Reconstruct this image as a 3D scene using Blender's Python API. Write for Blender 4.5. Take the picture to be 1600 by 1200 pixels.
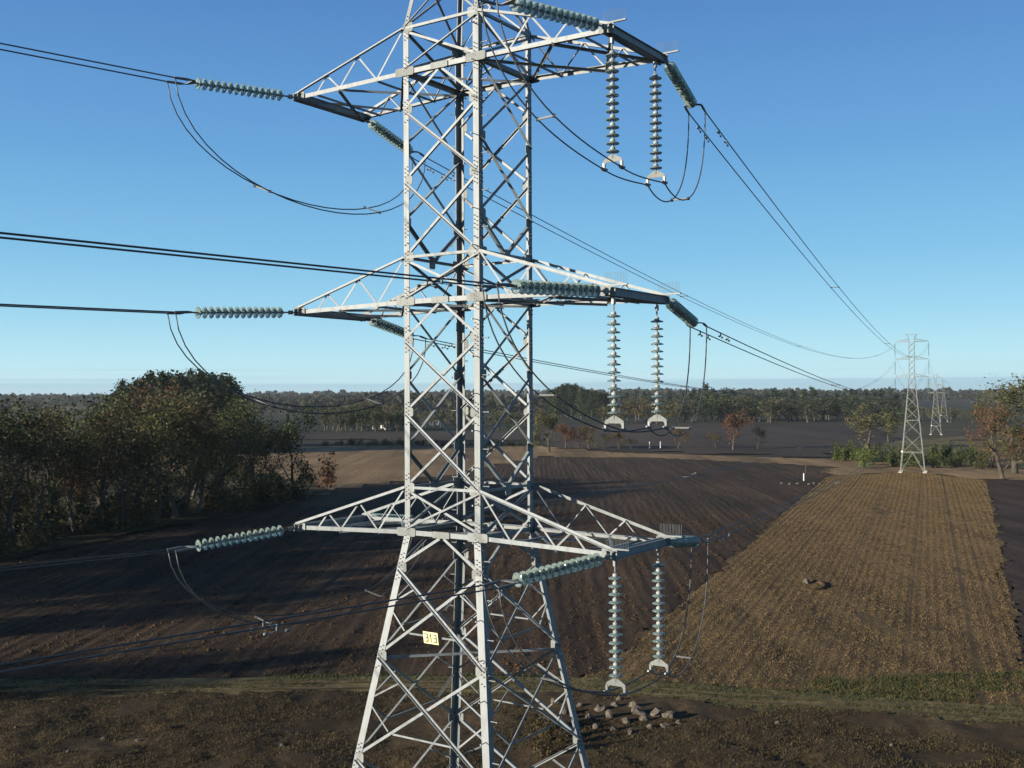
import bpy, math, random
import numpy as np
from mathutils import Vector, Matrix, noise as mnoise

for o in list(bpy.data.objects):
    bpy.data.objects.remove(o)
scene = bpy.context.scene
COL = scene.collection
random.seed(7)
RNG = np.random.default_rng(7)

# ------------------------------------------------------------------ camera, sky, sun, exposure
H = 21.4                       # drone height above the fields
FPX, HORIZON, ROLL = 1700.0, 620.0, -0.0048
PITCH = math.atan((HORIZON - 600) / FPX)
cam_d = bpy.data.cameras.new('camera')
cam = bpy.data.objects.new('camera', cam_d)
COL.objects.link(cam)
cam_d.sensor_width = 36
cam_d.lens = 36 * FPX / 1600
cam_d.clip_start = 0.2
cam_d.clip_end = 30000
cam.matrix_world = (Matrix.Translation((0, 0, H)) @ Matrix.Rotation(math.pi / 2 + PITCH, 4, 'X')
                    @ Matrix.Rotation(ROLL, 4, 'Z'))
scene.camera = cam

SUN_EL = math.radians(12.5)
LIGHT_AZ = math.radians(62)    # compass direction (from +Y towards +X) in which shadows fall
sun_from = Vector((-math.sin(LIGHT_AZ) * math.cos(SUN_EL), -math.cos(LIGHT_AZ) * math.cos(SUN_EL), math.sin(SUN_EL)))
sun_d = bpy.data.lights.new('sun', 'SUN')
sun_d.energy = 5.0
sun_d.angle = math.radians(0.5)
sun_d.color = (1.0, 0.90, 0.75)
sun = bpy.data.objects.new('sun', sun_d)
COL.objects.link(sun)
sun.rotation_euler = (-sun_from).to_track_quat('-Z', 'Y').to_euler()

world = bpy.data.worlds.new('World')
scene.world = world
world.use_nodes = True
wn, wl = world.node_tree.nodes, world.node_tree.links
wn.clear()
w_out = wn.new('ShaderNodeOutputWorld')
w_bg = wn.new('ShaderNodeBackground')
w_sky = wn.new('ShaderNodeTexSky')
w_sky.sky_type = 'NISHITA'
w_sky.sun_disc = False
w_sky.sun_elevation = SUN_EL
w_sky.sun_rotation = math.atan2(sun_from.x, sun_from.y)
w_sky.altitude = 100
w_sky.air_density = 1.0
w_sky.dust_density = 0.35
w_sky.ozone_density = 2.2
w_bg.inputs['Strength'].default_value = 0.053
# thin layers of cloud lying low above the horizon all the way round
w_tc = wn.new('ShaderNodeTexCoord')
w_sep = wn.new('ShaderNodeSeparateXYZ')
wl.new(w_tc.outputs['Generated'], w_sep.inputs[0])
w_map = wn.new('ShaderNodeMapping')
w_map.inputs['Scale'].default_value = (2.2, 2.2, 260.0)
wl.new(w_tc.outputs['Generated'], w_map.inputs['Vector'])
w_noise = wn.new('ShaderNodeTexNoise')
w_noise.inputs['Scale'].default_value = 1.0
w_noise.inputs['Detail'].default_value = 4
wl.new(w_map.outputs[0], w_noise.inputs['Vector'])
w_band = wn.new('ShaderNodeValToRGB')            # cloud layer height above the horizon
e = w_band.color_ramp.elements
e[0].position, e[0].color = 0.000, (1, 1, 1, 1)
e[1].position, e[1].color = 0.034, (0, 0, 0, 1)
e.new(0.0120).color = (0.80, 0.80, 0.80, 1)
e.new(0.0165).color = (0.50, 0.50, 0.50, 1)
e.new(0.024).color = (0.46, 0.46, 0.46, 1)
wl.new(w_sep.outputs['Z'], w_band.inputs['Fac'])
w_add = wn.new('ShaderNodeMath'); w_add.operation = 'ADD'
wl.new(w_noise.outputs['Fac'], w_add.inputs[0])
wl.new(w_band.outputs['Color'], w_add.inputs[1])
w_mul = wn.new('ShaderNodeMapRange')
w_mul.inputs['From Min'].default_value = 0.98
w_mul.inputs['From Max'].default_value = 1.22
wl.new(w_add.outputs[0], w_mul.inputs['Value'])
w_m2 = wn.new('ShaderNodeMath'); w_m2.operation = 'MULTIPLY'
w_m2.inputs[1].default_value = 0.75
wl.new(w_mul.outputs[0], w_m2.inputs[0])
# clear autumn air: the same elevation colours all round, blended with the sky model
w_grad = wn.new('ShaderNodeValToRGB')
e = w_grad.color_ramp.elements
e[0].position, e[0].color = 0.0, (0.64, 0.92, 1.02, 1)
e[1].position, e[1].color = 1.0, (0.018, 0.058, 0.16, 1)
for p_, c_ in ((0.035, (0.50, 0.86, 1.00)), (0.075, (0.34, 0.71, 0.95)), (0.128, (0.225, 0.56, 0.87)), (0.218, (0.140, 0.395, 0.755)), (0.343, (0.086, 0.255, 0.605)), (0.6, (0.032, 0.105, 0.29))):
    e.new(p_).color = (*c_, 1)
wl.new(w_sep.outputs['Z'], w_grad.inputs['Fac'])
w_sc = wn.new('ShaderNodeVectorMath'); w_sc.operation = 'SCALE'
w_sc.inputs['Scale'].default_value = 1 / 0.106
wl.new(w_grad.outputs['Color'], w_sc.inputs[0])
w_blend = wn.new('ShaderNodeMix'); w_blend.data_type = 'RGBA'
w_blend.inputs['Factor'].default_value = 0.88
wl.new(w_sky.outputs['Color'], w_blend.inputs['A'])
wl.new(w_sc.outputs[0], w_blend.inputs['B'])
w_mix = wn.new('ShaderNodeMix'); w_mix.data_type = 'RGBA'
wl.new(w_m2.outputs[0], w_mix.inputs['Factor'])
wl.new(w_blend.outputs['Result'], w_mix.inputs['A'])
w_mix.inputs['B'].default_value = (3.5, 5.9, 7.2, 1)
wl.new(w_mix.outputs['Result'], w_bg.inputs['Color'])
wl.new(w_bg.outputs[0], w_out.inputs['Surface'])

scene.view_settings.view_transform = 'Standard'
scene.view_settings.look = 'None'
scene.view_settings.gamma = 1
scene.view_settings.exposure = 1.0
scene.view_settings.use_curve_mapping = False


# ------------------------------------------------------------------ helpers
def g(px, py, z=0.0):
    """ground point seen at a pixel of the photograph (1600 wide)"""
    a, b = px - 800, py - 600
    cr, sr = math.cos(-ROLL), math.sin(-ROLL)
    a, b = cr * a - sr * b, sr * a + cr * b
    dx, dy, dz = a / FPX, 1.0, -b / FPX
    cy, sy = math.cos(PITCH), math.sin(PITCH)
    dy, dz = dy * cy - dz * sy, dy * sy + dz * cy
    t = (z - H) / dz
    return Vector((dx * t, dy * t, z))


def link(o, parent=None):
    COL.objects.link(o)
    if parent:
        o.parent = parent
    return o


def tag(o, label=None, cat=None, group=None, kind=None):
    if label: o['label'] = label
    if cat: o['category'] = cat
    if group: o['group'] = group
    if kind: o['kind'] = kind
    return o


def empty(name, loc=(0, 0, 0), rz=0.0):
    o = bpy.data.objects.new(name, None)
    o.location = loc
    o.rotation_euler = (0, 0, rz)
    o.empty_display_size = 0.5
    return link(o)


class MB:
    """collects shapes into one mesh"""
    def __init__(self):
        self.v, self.f, self.m = [], [], []

    def add(self, vs, fs, mi=0):
        n = len(self.v)
        self.v += [tuple(x) for x in vs]
        self.f += [tuple(i + n for i in f) for f in fs]
        self.m += [mi] * len(fs)

    def prism(self, prof, p, q, e1, e2, mi=0):
        n = len(prof)
        vs = [p + e1 * a + e2 * b for a, b in prof] + [q + e1 * a + e2 * b for a, b in prof]
        fs = [(i, (i + 1) % n, n + (i + 1) % n, n + i) for i in range(n)]
        fs += [tuple(reversed(range(n))), tuple(range(n, 2 * n))]
        self.add(vs, fs, mi)

    def angle(self, p, q, nrm, s=0.08, t=0.010, flip=False, off=0.0, out=False):
        """rolled steel angle from p to q, one flange flat in the face with normal nrm"""
        d = (q - p).normalized()
        n = (nrm - d * nrm.dot(d)).normalized()
        e1 = n.cross(d)
        if flip: e1 = -e1
        e2 = n if out else -n
        p, q = p + n * off - e1 * s / 2, q + n * off - e1 * s / 2
        self.prism([(0, 0), (s, 0), (s, t), (t, t), (t, s), (0, s)], p, q, e1, e2)

    def bar(self, p, q, w, h, up=Vector((0, 0, 1)), mi=0):
        d = (q - p).normalized()
        if abs(d.dot(up)) > 0.98: up = Vector((1, 0, 0))
        e1 = d.cross(up).normalized()
        e2 = e1.cross(d)
        self.prism([(-w / 2, -h / 2), (w / 2, -h / 2), (w / 2, h / 2), (-w / 2, h / 2)], p, q, e1, e2, mi)

    def box(self, c, x, y, z, mi=0):
        x, y, z = x / 2, y / 2, z / 2
        vs = [(c[0] + i * x, c[1] + j * y, c[2] + k * z) for k in (-1, 1) for j in (-1, 1) for i in (-1, 1)]
        self.add(vs, [(0, 2, 3, 1), (4, 5, 7, 6), (0, 1, 5, 4), (2, 6, 7, 3), (0, 4, 6, 2), (1, 3, 7, 5)], mi)

    def tube(self, pts, rad, n=6, mi=0, caps=True):
        pts = [Vector(p) for p in pts]
        rads = rad if hasattr(rad, '__len__') else [rad] * len(pts)
        vs, fs = [], []
        ref = None
        for i, p in enumerate(pts):
            d = (pts[min(i + 1, len(pts) - 1)] - pts[max(i - 1, 0)]).normalized()
            if ref is None:
                ref = d.orthogonal().normalized()
            ref = (ref - d * ref.dot(d)).normalized()
            b = d.cross(ref)
            for k in range(n):
                a = 2 * math.pi * k / n
                vs.append(p + (ref * math.cos(a) + b * math.sin(a)) * rads[i])
        for i in range(len(pts) - 1):
            for k in range(n):
                fs.append((i * n + k, i * n + (k + 1) % n, (i + 1) * n + (k + 1) % n, (i + 1) * n + k))
        if caps:
            fs.append(tuple(reversed(range(n))))
            fs.append(tuple(range((len(pts) - 1) * n, len(pts) * n)))
        self.add(vs, fs, mi)

    def mesh(self, name, mats, smooth=False):
        me = bpy.data.meshes.new(name)
        me.from_pydata(self.v, [], self.f)
        for m in (mats if isinstance(mats, (list, tuple)) else [mats]):
            me.materials.append(m)
        me.polygons.foreach_set('material_index', self.m)
        if smooth:
            me.polygons.foreach_set('use_smooth', [True] * len(me.polygons))
        me.update()
        return me

    def build(self, name, mats, parent=None, smooth=False):
        return link(bpy.data.objects.new(name, self.mesh(name, mats, smooth)), parent)


def np_mesh(name, verts, faces, mats, smooth=False):
    """fast mesh from numpy arrays; faces all of one size"""
    me = bpy.data.meshes.new(name)
    nv, nf, k = len(verts), len(faces), faces.shape[1]
    me.vertices.add(nv)
    me.vertices.foreach_set('co', np.asarray(verts, dtype=np.float32).ravel())
    me.loops.add(nf * k)
    me.loops.foreach_set('vertex_index', np.asarray(faces, dtype=np.int32).ravel())
    me.polygons.add(nf)
    me.polygons.foreach_set('loop_start', np.arange(0, nf * k, k, dtype=np.int32))
    me.polygons.foreach_set('loop_total', np.full(nf, k, dtype=np.int32))
    if smooth:
        me.polygons.foreach_set('use_smooth', np.ones(nf, dtype=bool))
    for m in (mats if isinstance(mats, (list, tuple)) else [mats]):
        me.materials.append(m)
    me.update(calc_edges=True)
    return me


def part_copy(o, parent):
    c = o.copy()
    return link(c, parent)


# ------------------------------------------------------------------ materials
class NT:
    def __init__(self, name):
        self.m = bpy.data.materials.new(name)
        self.m.use_nodes = True
        self.t = self.m.node_tree
        self.n, self.l = self.t.nodes, self.t.links
        self.p = self.n['Principled BSDF']

    def node(self, typ, **kw):
        nd = self.n.new(typ)
        for k, v in kw.items():
            if hasattr(nd, k): setattr(nd, k, v)
            else: nd.inputs[k.replace('_', ' ')].default_value = v
        return nd

    def coords(self, scale=(1, 1, 1), rz=0.0, kind='Object'):
        tc = self.node('ShaderNodeTexCoord')
        mp = self.node('ShaderNodeMapping')
        mp.inputs['Rotation'].default_value = (0, 0, rz)
        mp.inputs['Scale'].default_value = scale
        self.l.new(tc.outputs[kind], mp.inputs['Vector'])
        return mp.outputs[0]

    def noise(self, vec, scale, detail=5, rough=0.6):
        n = self.node('ShaderNodeTexNoise')
        n.inputs['Scale'].default_value = scale
        n.inputs['Detail'].default_value = detail
        n.inputs['Roughness'].default_value = rough
        if vec is not None: self.l.new(vec, n.inputs['Vector'])
        return n.outputs['Fac']

    def ramp(self, fac, stops):
        r = self.node('ShaderNodeValToRGB')
        el = r.color_ramp.elements
        while len(el) > 1: el.remove(el[-1])
        el[0].position = stops[0][0]; el[0].color = (*stops[0][1], 1)
        for p, c in stops[1:]:
            x = el.new(p); x.color = (*c, 1)
        self.l.new(fac, r.inputs['Fac'])
        return r.outputs['Color']

    def mix(self, a, b, fac, mode='MIX'):
        m = self.node('ShaderNodeMix', data_type='RGBA', blend_type=mode)
        for s, v in (('A', a), ('B', b), ('Factor', fac)):
            if isinstance(v, (int, float)): m.inputs[s].default_value = v
            elif isinstance(v, tuple): m.inputs[s].default_value = (*v, 1)
            else: self.l.new(v, m.inputs[s])
        return m.outputs['Result']

    def bump(self, fac, strength, dist):
        b = self.node('ShaderNodeBump')
        b.inputs['Strength'].default_value = strength
        b.inputs['Distance'].default_value = dist
        self.l.new(fac, b.inputs['Height'])
        self.l.new(b.outputs[0], self.p.inputs['Normal'])

    def col(self, c): self.l.new(c, self.p.inputs['Base Color'])


def mat_steel(name, base, rough=0.55, metal=0.0, var=0.12, scale=3.0):
    t = NT(name)
    v = t.coords()
    n = t.noise(v, scale, 6)
    lo = tuple(c * (1 - var * 1.6) for c in base)
    c = t.ramp(n, [(0.3, lo), (0.62, base)])
    oi = t.node('ShaderNodeObjectInfo')
    c = t.mix(c, t.ramp(oi.outputs['Random'], [(0, (0.80, 0.80, 0.78)), (1, (1.10, 1.10, 1.10))]), 1.0, 'MULTIPLY')
    st = t.noise(t.coords((9, 9, 0.9)), 1.0, 5, 0.7)
    c = t.mix(c, t.ramp(st, [(0.36, (0.72, 0.66, 0.58)), (0.50, (1, 1, 1))]), 0.8, 'MULTIPLY')
    t.col(c)
    t.p.inputs['Roughness'].default_value = rough
    t.p.inputs['Metallic'].default_value = metal
    return t.m


M = {}
M['steel'] = mat_steel('galvanised_steel', (0.196, 0.219, 0.230))
M['plate'] = mat_steel('weathered_zinc_plate', (0.195, 0.212, 0.208), rough=0.7, scale=8)
M['bolt'] = mat_steel('shaded_rusty_bolt_steel', (0.10, 0.10, 0.10), rough=0.6)  # shading on the bolt heads, and rust, put into a darker steel colour
M['cable'] = mat_steel('aluminium_cable', (0.085, 0.09, 0.095), rough=0.55, metal=0.3, scale=20)
M['fitting'] = mat_steel('forged_fitting', (0.18, 0.19, 0.19), rough=0.5, metal=0.2)
M['cap'] = mat_steel('insulator_cap', (0.27, 0.285, 0.28), rough=0.5)
M['concrete'] = mat_steel('concrete', (0.38, 0.36, 0.33), rough=0.9)
M['far_steel'] = mat_steel('far_galvanised_steel', (0.17, 0.185, 0.175), scale=0.4)

t = NT('green_glass')
t.p.inputs['Base Color'].default_value = (0.42, 0.62, 0.58, 1)
t.p.inputs['Roughness'].default_value = 0.08
t.p.inputs['Transmission Weight'].default_value = 0.72
t.p.inputs['IOR'].default_value = 1.5
t.l.new(t.ramp(t.noise(t.coords(), 6, 2), [(0.3, (0.30, 0.40, 0.375)), (0.7, (0.46, 0.56, 0.53))]), t.p.inputs['Base Color'])
M['glass'] = t.m

t = NT('cream_yellow_enamel')
t.col(t.ramp(t.noise(t.coords(), 5), [(0.35, (0.66, 0.60, 0.30)), (0.65, (0.78, 0.72, 0.42))]))
t.p.inputs['Roughness'].default_value = 0.45
M['sign'] = t.m
t = NT('faded_olive_paint')
t.col(t.ramp(t.noise(t.coords(), 30), [(0.3, (0.07, 0.08, 0.03)), (0.7, (0.18, 0.18, 0.09))]))
M['digits'] = t.m


def mat_soil(name, dark, mid, light, rz, along=0.05, across=0.9, bump=0.25):
    """bare or ploughed earth; streaks run along the furrows"""
    t = NT(name)
    v = t.coords((across, along, 1), rz)
    streak = t.noise(v, 1.0, 6, 0.65)
    big = t.noise(t.coords(), 0.022, 4)
    fine = t.noise(t.coords(), 1.6, 8, 0.75)
    c = t.ramp(streak, [(0.30, dark), (0.5, mid), (0.72, light)])
    c = t.mix(c, t.ramp(big, [(0.35, dark), (0.65, light)]), 0.38)
    c = t.mix(c, t.ramp(fine, [(0.3, (0.45, 0.45, 0.45)), (0.7, (1.5, 1.5, 1.5))]), 0.8, 'MULTIPLY')
    med = t.noise(t.coords((across * .25, along * .3, 1), rz), 1.0, 5, 0.7)
    c = t.mix(c, t.ramp(med, [(0.33, (0.5, 0.5, 0.5)), (0.66, (1.5, 1.47, 1.42))]), 0.85, 'MULTIPLY')
    t.col(c)
    t.p.inputs['Roughness'].default_value = 0.95
    t.p.inputs['Specular IOR Level'].default_value = 0.15
    t.bump(fine, 0.9, bump)
    return t.m


FUR = math.radians(2.7)        # heading of the furrows, to the right of straight ahead
ROW = math.radians(20.9)       # heading of the power line and of the stubble rows
M['plough'] = mat_soil('ploughed_earth', (0.021, 0.0133, 0.0074), (0.046, 0.0290, 0.0160), (0.088, 0.056, 0.031), FUR, 0.03, 1.1, 0.12)
M['plough_far'] = mat_soil('far_ploughed_earth', (0.036, 0.027, 0.021), (0.050, 0.038, 0.029), (0.068, 0.052, 0.040), FUR, 0.004, 0.03)
M['plough_right'] = mat_soil('right_ploughed_earth', (0.026, 0.018, 0.014), (0.042, 0.029, 0.023), (0.068, 0.047, 0.037), ROW + 1.1)
M['stubble'] = mat_soil('stubble_earth', (0.058, 0.040, 0.0185), (0.100, 0.068, 0.032), (0.142, 0.099, 0.049), ROW, 0.10, 1.1)
M['tan'] = mat_soil('tan_stubble', (0.12, 0.080, 0.042), (0.20, 0.135, 0.070), (0.28, 0.195, 0.105), FUR + 1.45, 0.010, 0.22)
M['rough'] = mat_soil('rough_pasture_earth', (0.024, 0.017, 0.0095), (0.050, 0.035, 0.0185), (0.092, 0.065, 0.034), 1.45, 0.12, 0.5)
M['track'] = mat_soil('grassy_track', (0.075, 0.064, 0.027), (0.125, 0.102, 0.046), (0.18, 0.143, 0.068), 1.5, 0.08, 1.2, 0.1)
M['rut'] = mat_soil('bare_wheel_rut', (0.075, 0.058, 0.030), (0.11, 0.084, 0.044), (0.145, 0.11, 0.06), 1.5, 0.2, 1.0, 0.08)
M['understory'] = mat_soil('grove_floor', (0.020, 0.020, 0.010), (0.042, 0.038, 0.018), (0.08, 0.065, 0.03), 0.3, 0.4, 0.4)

# wide plain: patchwork of far meadows, plough and scrub
t = NT('plain')
v = t.coords((0.0022, 0.0009, 1), 0.2)
patch = t.node('ShaderNodeTexVoronoi'); patch.inputs['Scale'].default_value = 1.0
t.l.new(v, patch.inputs['Vector'])
sep = t.node('ShaderNodeSeparateColor'); t.l.new(patch.outputs['Color'], sep.inputs[0])
c = t.ramp(sep.outputs[0], [(0.0, (0.030, 0.027, 0.022)), (0.3, (0.036, 0.040, 0.021)), (0.55, (0.085, 0.068, 0.040)), (0.8, (0.035, 0.031, 0.026)), (1.0, (0.050, 0.052, 0.026))])
c = t.mix(c, t.ramp(t.noise(t.coords(), 0.03, 8, 0.7), [(0.3, (0.5, 0.5, 0.5)), (0.7, (1.4, 1.4, 1.4))]), 0.7, 'MULTIPLY')
t.col(c)
t.p.inputs['Roughness'].default_value = 0.95
t.p.inputs['Specular IOR Level'].default_value = 0.1
M['plain'] = t.m


def mat_leaf(name, a, b, trans=0.22, var=0.5):
    t = NT(name)
    oi = t.node('ShaderNodeObjectInfo')
    geo = t.node('ShaderNodeNewGeometry')
    n = t.noise(t.coords(kind='Object'), 0.55, 3)
    c = t.ramp(n, [(0.32, a), (0.68, b)])
    k = t.ramp(oi.outputs['Random'], [(0, (1 - var * .6, 1 - var * .5, 1 - var * .55)), (1, (1 + var * .6, 1 + var * .4, 1 + var * .3))])
    c = t.mix(c, k, 0.8, 'MULTIPLY')
    isl = t.ramp(geo.outputs['Random Per Island'], [(0, (0.6, 0.6, 0.6)), (1, (1.4, 1.35, 1.25))])
    c = t.mix(c, isl, 0.8, 'MULTIPLY')
    t.col(c)
    t.p.inputs['Roughness'].default_value = 0.75
    t.p.inputs['Specular IOR Level'].default_value = 0.2
    tr = t.node('ShaderNodeBsdfTranslucent')
    t.l.new(c, tr.inputs['Color'])
    mx = t.node('ShaderNodeMixShader')
    mx.inputs[0].default_value = trans
    t.l.new(t.p.outputs[0], mx.inputs[1]); t.l.new(tr.outputs[0], mx.inputs[2])
    t.l.new(mx.outputs[0], t.n['Material Output'].inputs['Surface'])
    return t.m


M['leaf_brown'] = mat_leaf('brown_olive_leaves', (0.056, 0.048, 0.025), (0.120, 0.096, 0.048))
M['leaf_olive'] = mat_leaf('olive_leaves', (0.052, 0.057, 0.025), (0.112, 0.110, 0.047))
M['leaf_green'] = mat_leaf('green_leaves', (0.026, 0.040, 0.017), (0.060, 0.078, 0.030))
M['leaf_rust'] = mat_leaf('rust_leaves', (0.060, 0.045, 0.026), (0.145, 0.066, 0.040))
M['leaf_bright'] = mat_leaf('bright_green_leaves', (0.050, 0.072, 0.020), (0.100, 0.125, 0.040))
M['leaf_dark'] = mat_leaf('dark_evergreen_leaves', (0.014, 0.027, 0.015), (0.034, 0.052, 0.027))
M['leaf_grey'] = mat_leaf('grey_green_leaves', (0.034, 0.040, 0.024), (0.072, 0.076, 0.045))
M['leaf_far'] = mat_leaf('far_wood_leaves', (0.022, 0.027, 0.017), (0.055, 0.053, 0.032))
M['straw'] = mat_leaf('straw', (0.085, 0.060, 0.027), (0.172, 0.122, 0.058), 0.1, 0.2)
M['drygrass'] = mat_leaf('dry_grass', (0.038, 0.030, 0.0145), (0.090, 0.069, 0.033), 0.15, 0.2)
M['greengrass'] = mat_leaf('green_grass', (0.036, 0.043, 0.016), (0.072, 0.078, 0.030), 0.15, 0.2)
t = NT('bark')
t.col(t.ramp(t.noise(t.coords((1, 1, 0.3)), 3, 6), [(0.3, (0.028, 0.023, 0.018)), (0.7, (0.085, 0.072, 0.057))]))
t.p.inputs['Roughness'].default_value = 0.9
M['bark'] = t.m
t = NT('rock')
t.col(t.ramp(t.noise(t.coords(), 2.2, 7), [(0.3, (0.032, 0.024, 0.016)), (0.5, (0.085, 0.068, 0.05)), (0.78, (0.19, 0.165, 0.13))]))
t.p.inputs['Roughness'].default_value = 0.9
t.bump(t.noise(t.coords(), 6, 6), 0.6, 0.05)
M['rock'] = t.m
t = NT('white_render')
t.col(t.ramp(t.noise(t.coords(), 1.5, 4), [(0.3, (0.62, 0.60, 0.56)), (0.7, (0.80, 0.79, 0.75))]))
M['white'] = t.m
t = NT('rusty_roof')
t.col(t.ramp(t.noise(t.coords(), 1.5, 4), [(0.3, (0.16, 0.11, 0.09)), (0.7, (0.26, 0.20, 0.17))]))
M['roof'] = t.m
t = NT('dark_wood')
t.col(t.ramp(t.noise(t.coords((1, 1, .2)), 5, 4), [(0.3, (0.03, 0.025, 0.02)), (0.7, (0.07, 0.06, 0.05))]))
M['wood'] = t.m


# ------------------------------------------------------------------ the land
def hill(x, y):
    """height of the plain: level near by, long low ridges far away"""
    def sm(a, b, v):
        k = np.clip((v - a) / (b - a), 0, 1)
        return k * k * (3 - 2 * k)
    r = 22 * sm(1500, 3800, y) * (0.75 + 0.25 * np.sin(x * 0.0011 + 1.0))
    r = r + 17 * sm(3000, 5600, y) * (0.8 + 0.3 * np.sin(x * 0.0017 + 0.4)) * sm(2600, -600, x)
    return r


xs = np.concatenate([np.linspace(-6500, -700, 40), np.linspace(-650, 900, 32), np.linspace(960, 6500, 40)])
ys = np.concatenate([np.linspace(-300, 1200, 26), np.linspace(1290, 8600, 60)])
GX, GY = np.meshgrid(xs, ys)
GZ = hill(GX, GY) - 0.01
nx, ny = len(xs), len(ys)
idx = np.arange(nx * ny).reshape(ny, nx)
quads = np.stack([idx[:-1, :-1], idx[:-1, 1:], idx[1:, 1:], idx[1:, :-1]], -1).reshape(-1, 4)
ground = link(bpy.data.objects.new('ground', np_mesh('ground', np.stack([GX, GY, GZ], -1).reshape(-1, 3), quads, M['plain'], True)))
tag(ground, kind='structure')


def inside(poly, x, y):
    r = np.zeros(x.shape, bool)
    n = len(poly)
    for i in range(n):
        x1, y1 = poly[i][:2]
        x2, y2 = poly[(i + 1) % n][:2]
        if y1 == y2: continue
        c = ((y1 > y) != (y2 > y)) & (x < (x2 - x1) * (y - y1) / (y2 - y1) + x1)
        r ^= c
    return r


def vnoise(x, y, seed=0):
    """smooth value noise on arrays"""
    r = np.random.default_rng(seed).random((64, 64))
    xi, yi = np.floor(x).astype(int), np.floor(y).astype(int)
    fx, fy = x - xi, y - yi
    fx, fy = fx * fx * (3 - 2 * fx), fy * fy * (3 - 2 * fy)
    a, b = r[xi % 64, yi % 64], r[(xi + 1) % 64, yi % 64]
    c, d = r[xi % 64, (yi + 1) % 64], r[(xi + 1) % 64, (yi + 1) % 64]
    return (a * (1 - fx) + b * fx) * (1 - fy) + (c * (1 - fx) + d * fx) * fy


def field(name, pix, material, heading, dx, dy, relief, base):
    """a field as a grid that follows its furrows; relief(u, v) gives the height"""
    poly = [tuple(g(*p)[:2]) for p in pix]
    P = np.array(poly)
    c, s = math.cos(heading), math.sin(heading)
    U = P[:, 0] * c - P[:, 1] * s
    V = P[:, 0] * s + P[:, 1] * c
    us = np.arange(U.min(), U.max() + dx, dx)
    vs = np.arange(V.min(), V.max() + dy, dy)
    A, B = np.meshgrid(us, vs)
    X, Y = A * c + B * s, -A * s + B * c
    Z = base + relief(A, B)
    nx, ny = len(us), len(vs)
    idx = np.arange(nx * ny).reshape(ny, nx)
    q = np.stack([idx[:-1, :-1], idx[:-1, 1:], idx[1:, 1:], idx[1:, :-1]], -1).reshape(-1, 4)
    wob = 1.1
    jx = X + wob * (vnoise(X * .35, Y * .35, 3) - .5) * 2
    jy = Y + wob * (vnoise(X * .35 + 9, Y * .35, 4) - .5) * 2
    cx, cy = jx.ravel()[q].mean(1), jy.ravel()[q].mean(1)
    q = q[inside(poly, cx, cy)]
    used = np.unique(q)
    remap = np.zeros(nx * ny, int); remap[used] = np.arange(len(used))
    verts = np.stack([X, Y, Z], -1).reshape(-1, 3)[used]
    o = link(bpy.data.objects.new(name, np_mesh(name, verts, remap[q], material, True)))
    tag(o, kind='structure')
    return poly


def rel_plough(u, v):
    w = u + 3.0 * (vnoise(u * .008, v * .008, 1) - .5)
    a = 0.075 * (0.5 + 0.5 * np.sin(w * 2 * math.pi / 1.4)) * vnoise(u * .07, v * .03, 16)
    b = 0.07 * vnoise(u * 1.5, v * .05, 2)
    return a + b + 0.11 * vnoise(u * 3.1, v * .9, 5) ** 2


def rel_stubble(u, v):
    w = u + 1.0 * (vnoise(u * .012, v * .012, 6) - .5)
    return 0.045 * (0.5 + 0.5 * np.sin(w * 2 * math.pi / 0.95)) + 0.12 * vnoise(u * .8, v * .5, 7)


def rel_rough(u, v):
    return 0.35 * vnoise(u * .25, v * .25, 8) + 0.22 * vnoise(u * .9, v * .9, 9) + 0.1 * vnoise(u * 2.1, v * 2.1, 10)


STUB = [(884, 1066), (950, 1048), (1080, 932), (1172, 850), (1292, 746), (1420, 738), (1540, 751), (1562, 850), (1600, 1045), (1660, 1124), (1400, 1104), (1150, 1088), (1000, 1080)]
PLOUGH = [(-140, 1074), (300, 1070), (600, 1064), (880, 1066), (948, 1048), (1078, 932), (1170, 850), (1290, 746), (1302, 731), (960, 716), (845, 714), (700, 744), (520, 768), (330, 812), (0, 880), (-140, 900)]
field('ploughed_field', PLOUGH, M['plough'], FUR, 0.30, 1.2, rel_plough, 0.02)
stub_poly = field('stubble_field', STUB, M['stubble'], ROW, 0.32, 1.0, rel_stubble, 0.03)
field('ploughed_field', [(1541, 751), (1563, 850), (1601, 1045), (1665, 1124), (2000, 1160), (1900, 752), (1700, 751)], M['plough_right'], ROW + 1.1, 0.6, 1.6, rel_plough, 0.02)
rough_poly = field('rough_pasture', [(-200, 1092), (300, 1090), (600, 1088), (900, 1092), (1150, 1106), (1400, 1124), (1700, 1147), (1900, 1165), (1950, 1330), (-320, 1330)], M['rough'], 0.0, 0.5, 0.5, rel_rough, 0.02)
field('harvested_field', [(120, 697), (848, 697), (1010, 712), (960, 716), (845, 713), (700, 743), (520, 767), (400, 796), (120, 760)], M['tan'], FUR + 1.45, 2.2, 6.0, lambda u, v: 0.25 * vnoise(u * .2, v * .05, 11), 0.02)
field('grass_verge', [(846, 703), (1010, 709), (1300, 718), (1600, 734), (1750, 741), (1750, 752), (1540, 750), (1420, 738), (1290, 744), (1303, 730), (1012, 715), (846, 712)], M['tan'], FUR + 1.45, 1.5, 4.0, lambda u, v: 0.2 * vnoise(u * .3, v * .1, 12), 0.03)
field('ploughed_field', [(850, 664), (1345, 660), (1405, 690), (1300, 715), (1010, 707), (850, 700)], M['plough_far'], FUR, 6, 20, lambda u, v: 0.5 * vnoise(u * .1, v * .02, 13), 0.05)
field('ploughed_field', [(380, 675), (850, 675), (850, 689), (380, 688)], M['plough_far'], FUR, 6, 20, lambda u, v: 0.4 * vnoise(u * .1, v * .02, 14), 0.05)  # far field lying in shade; the shade is given as dark soil colour
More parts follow.
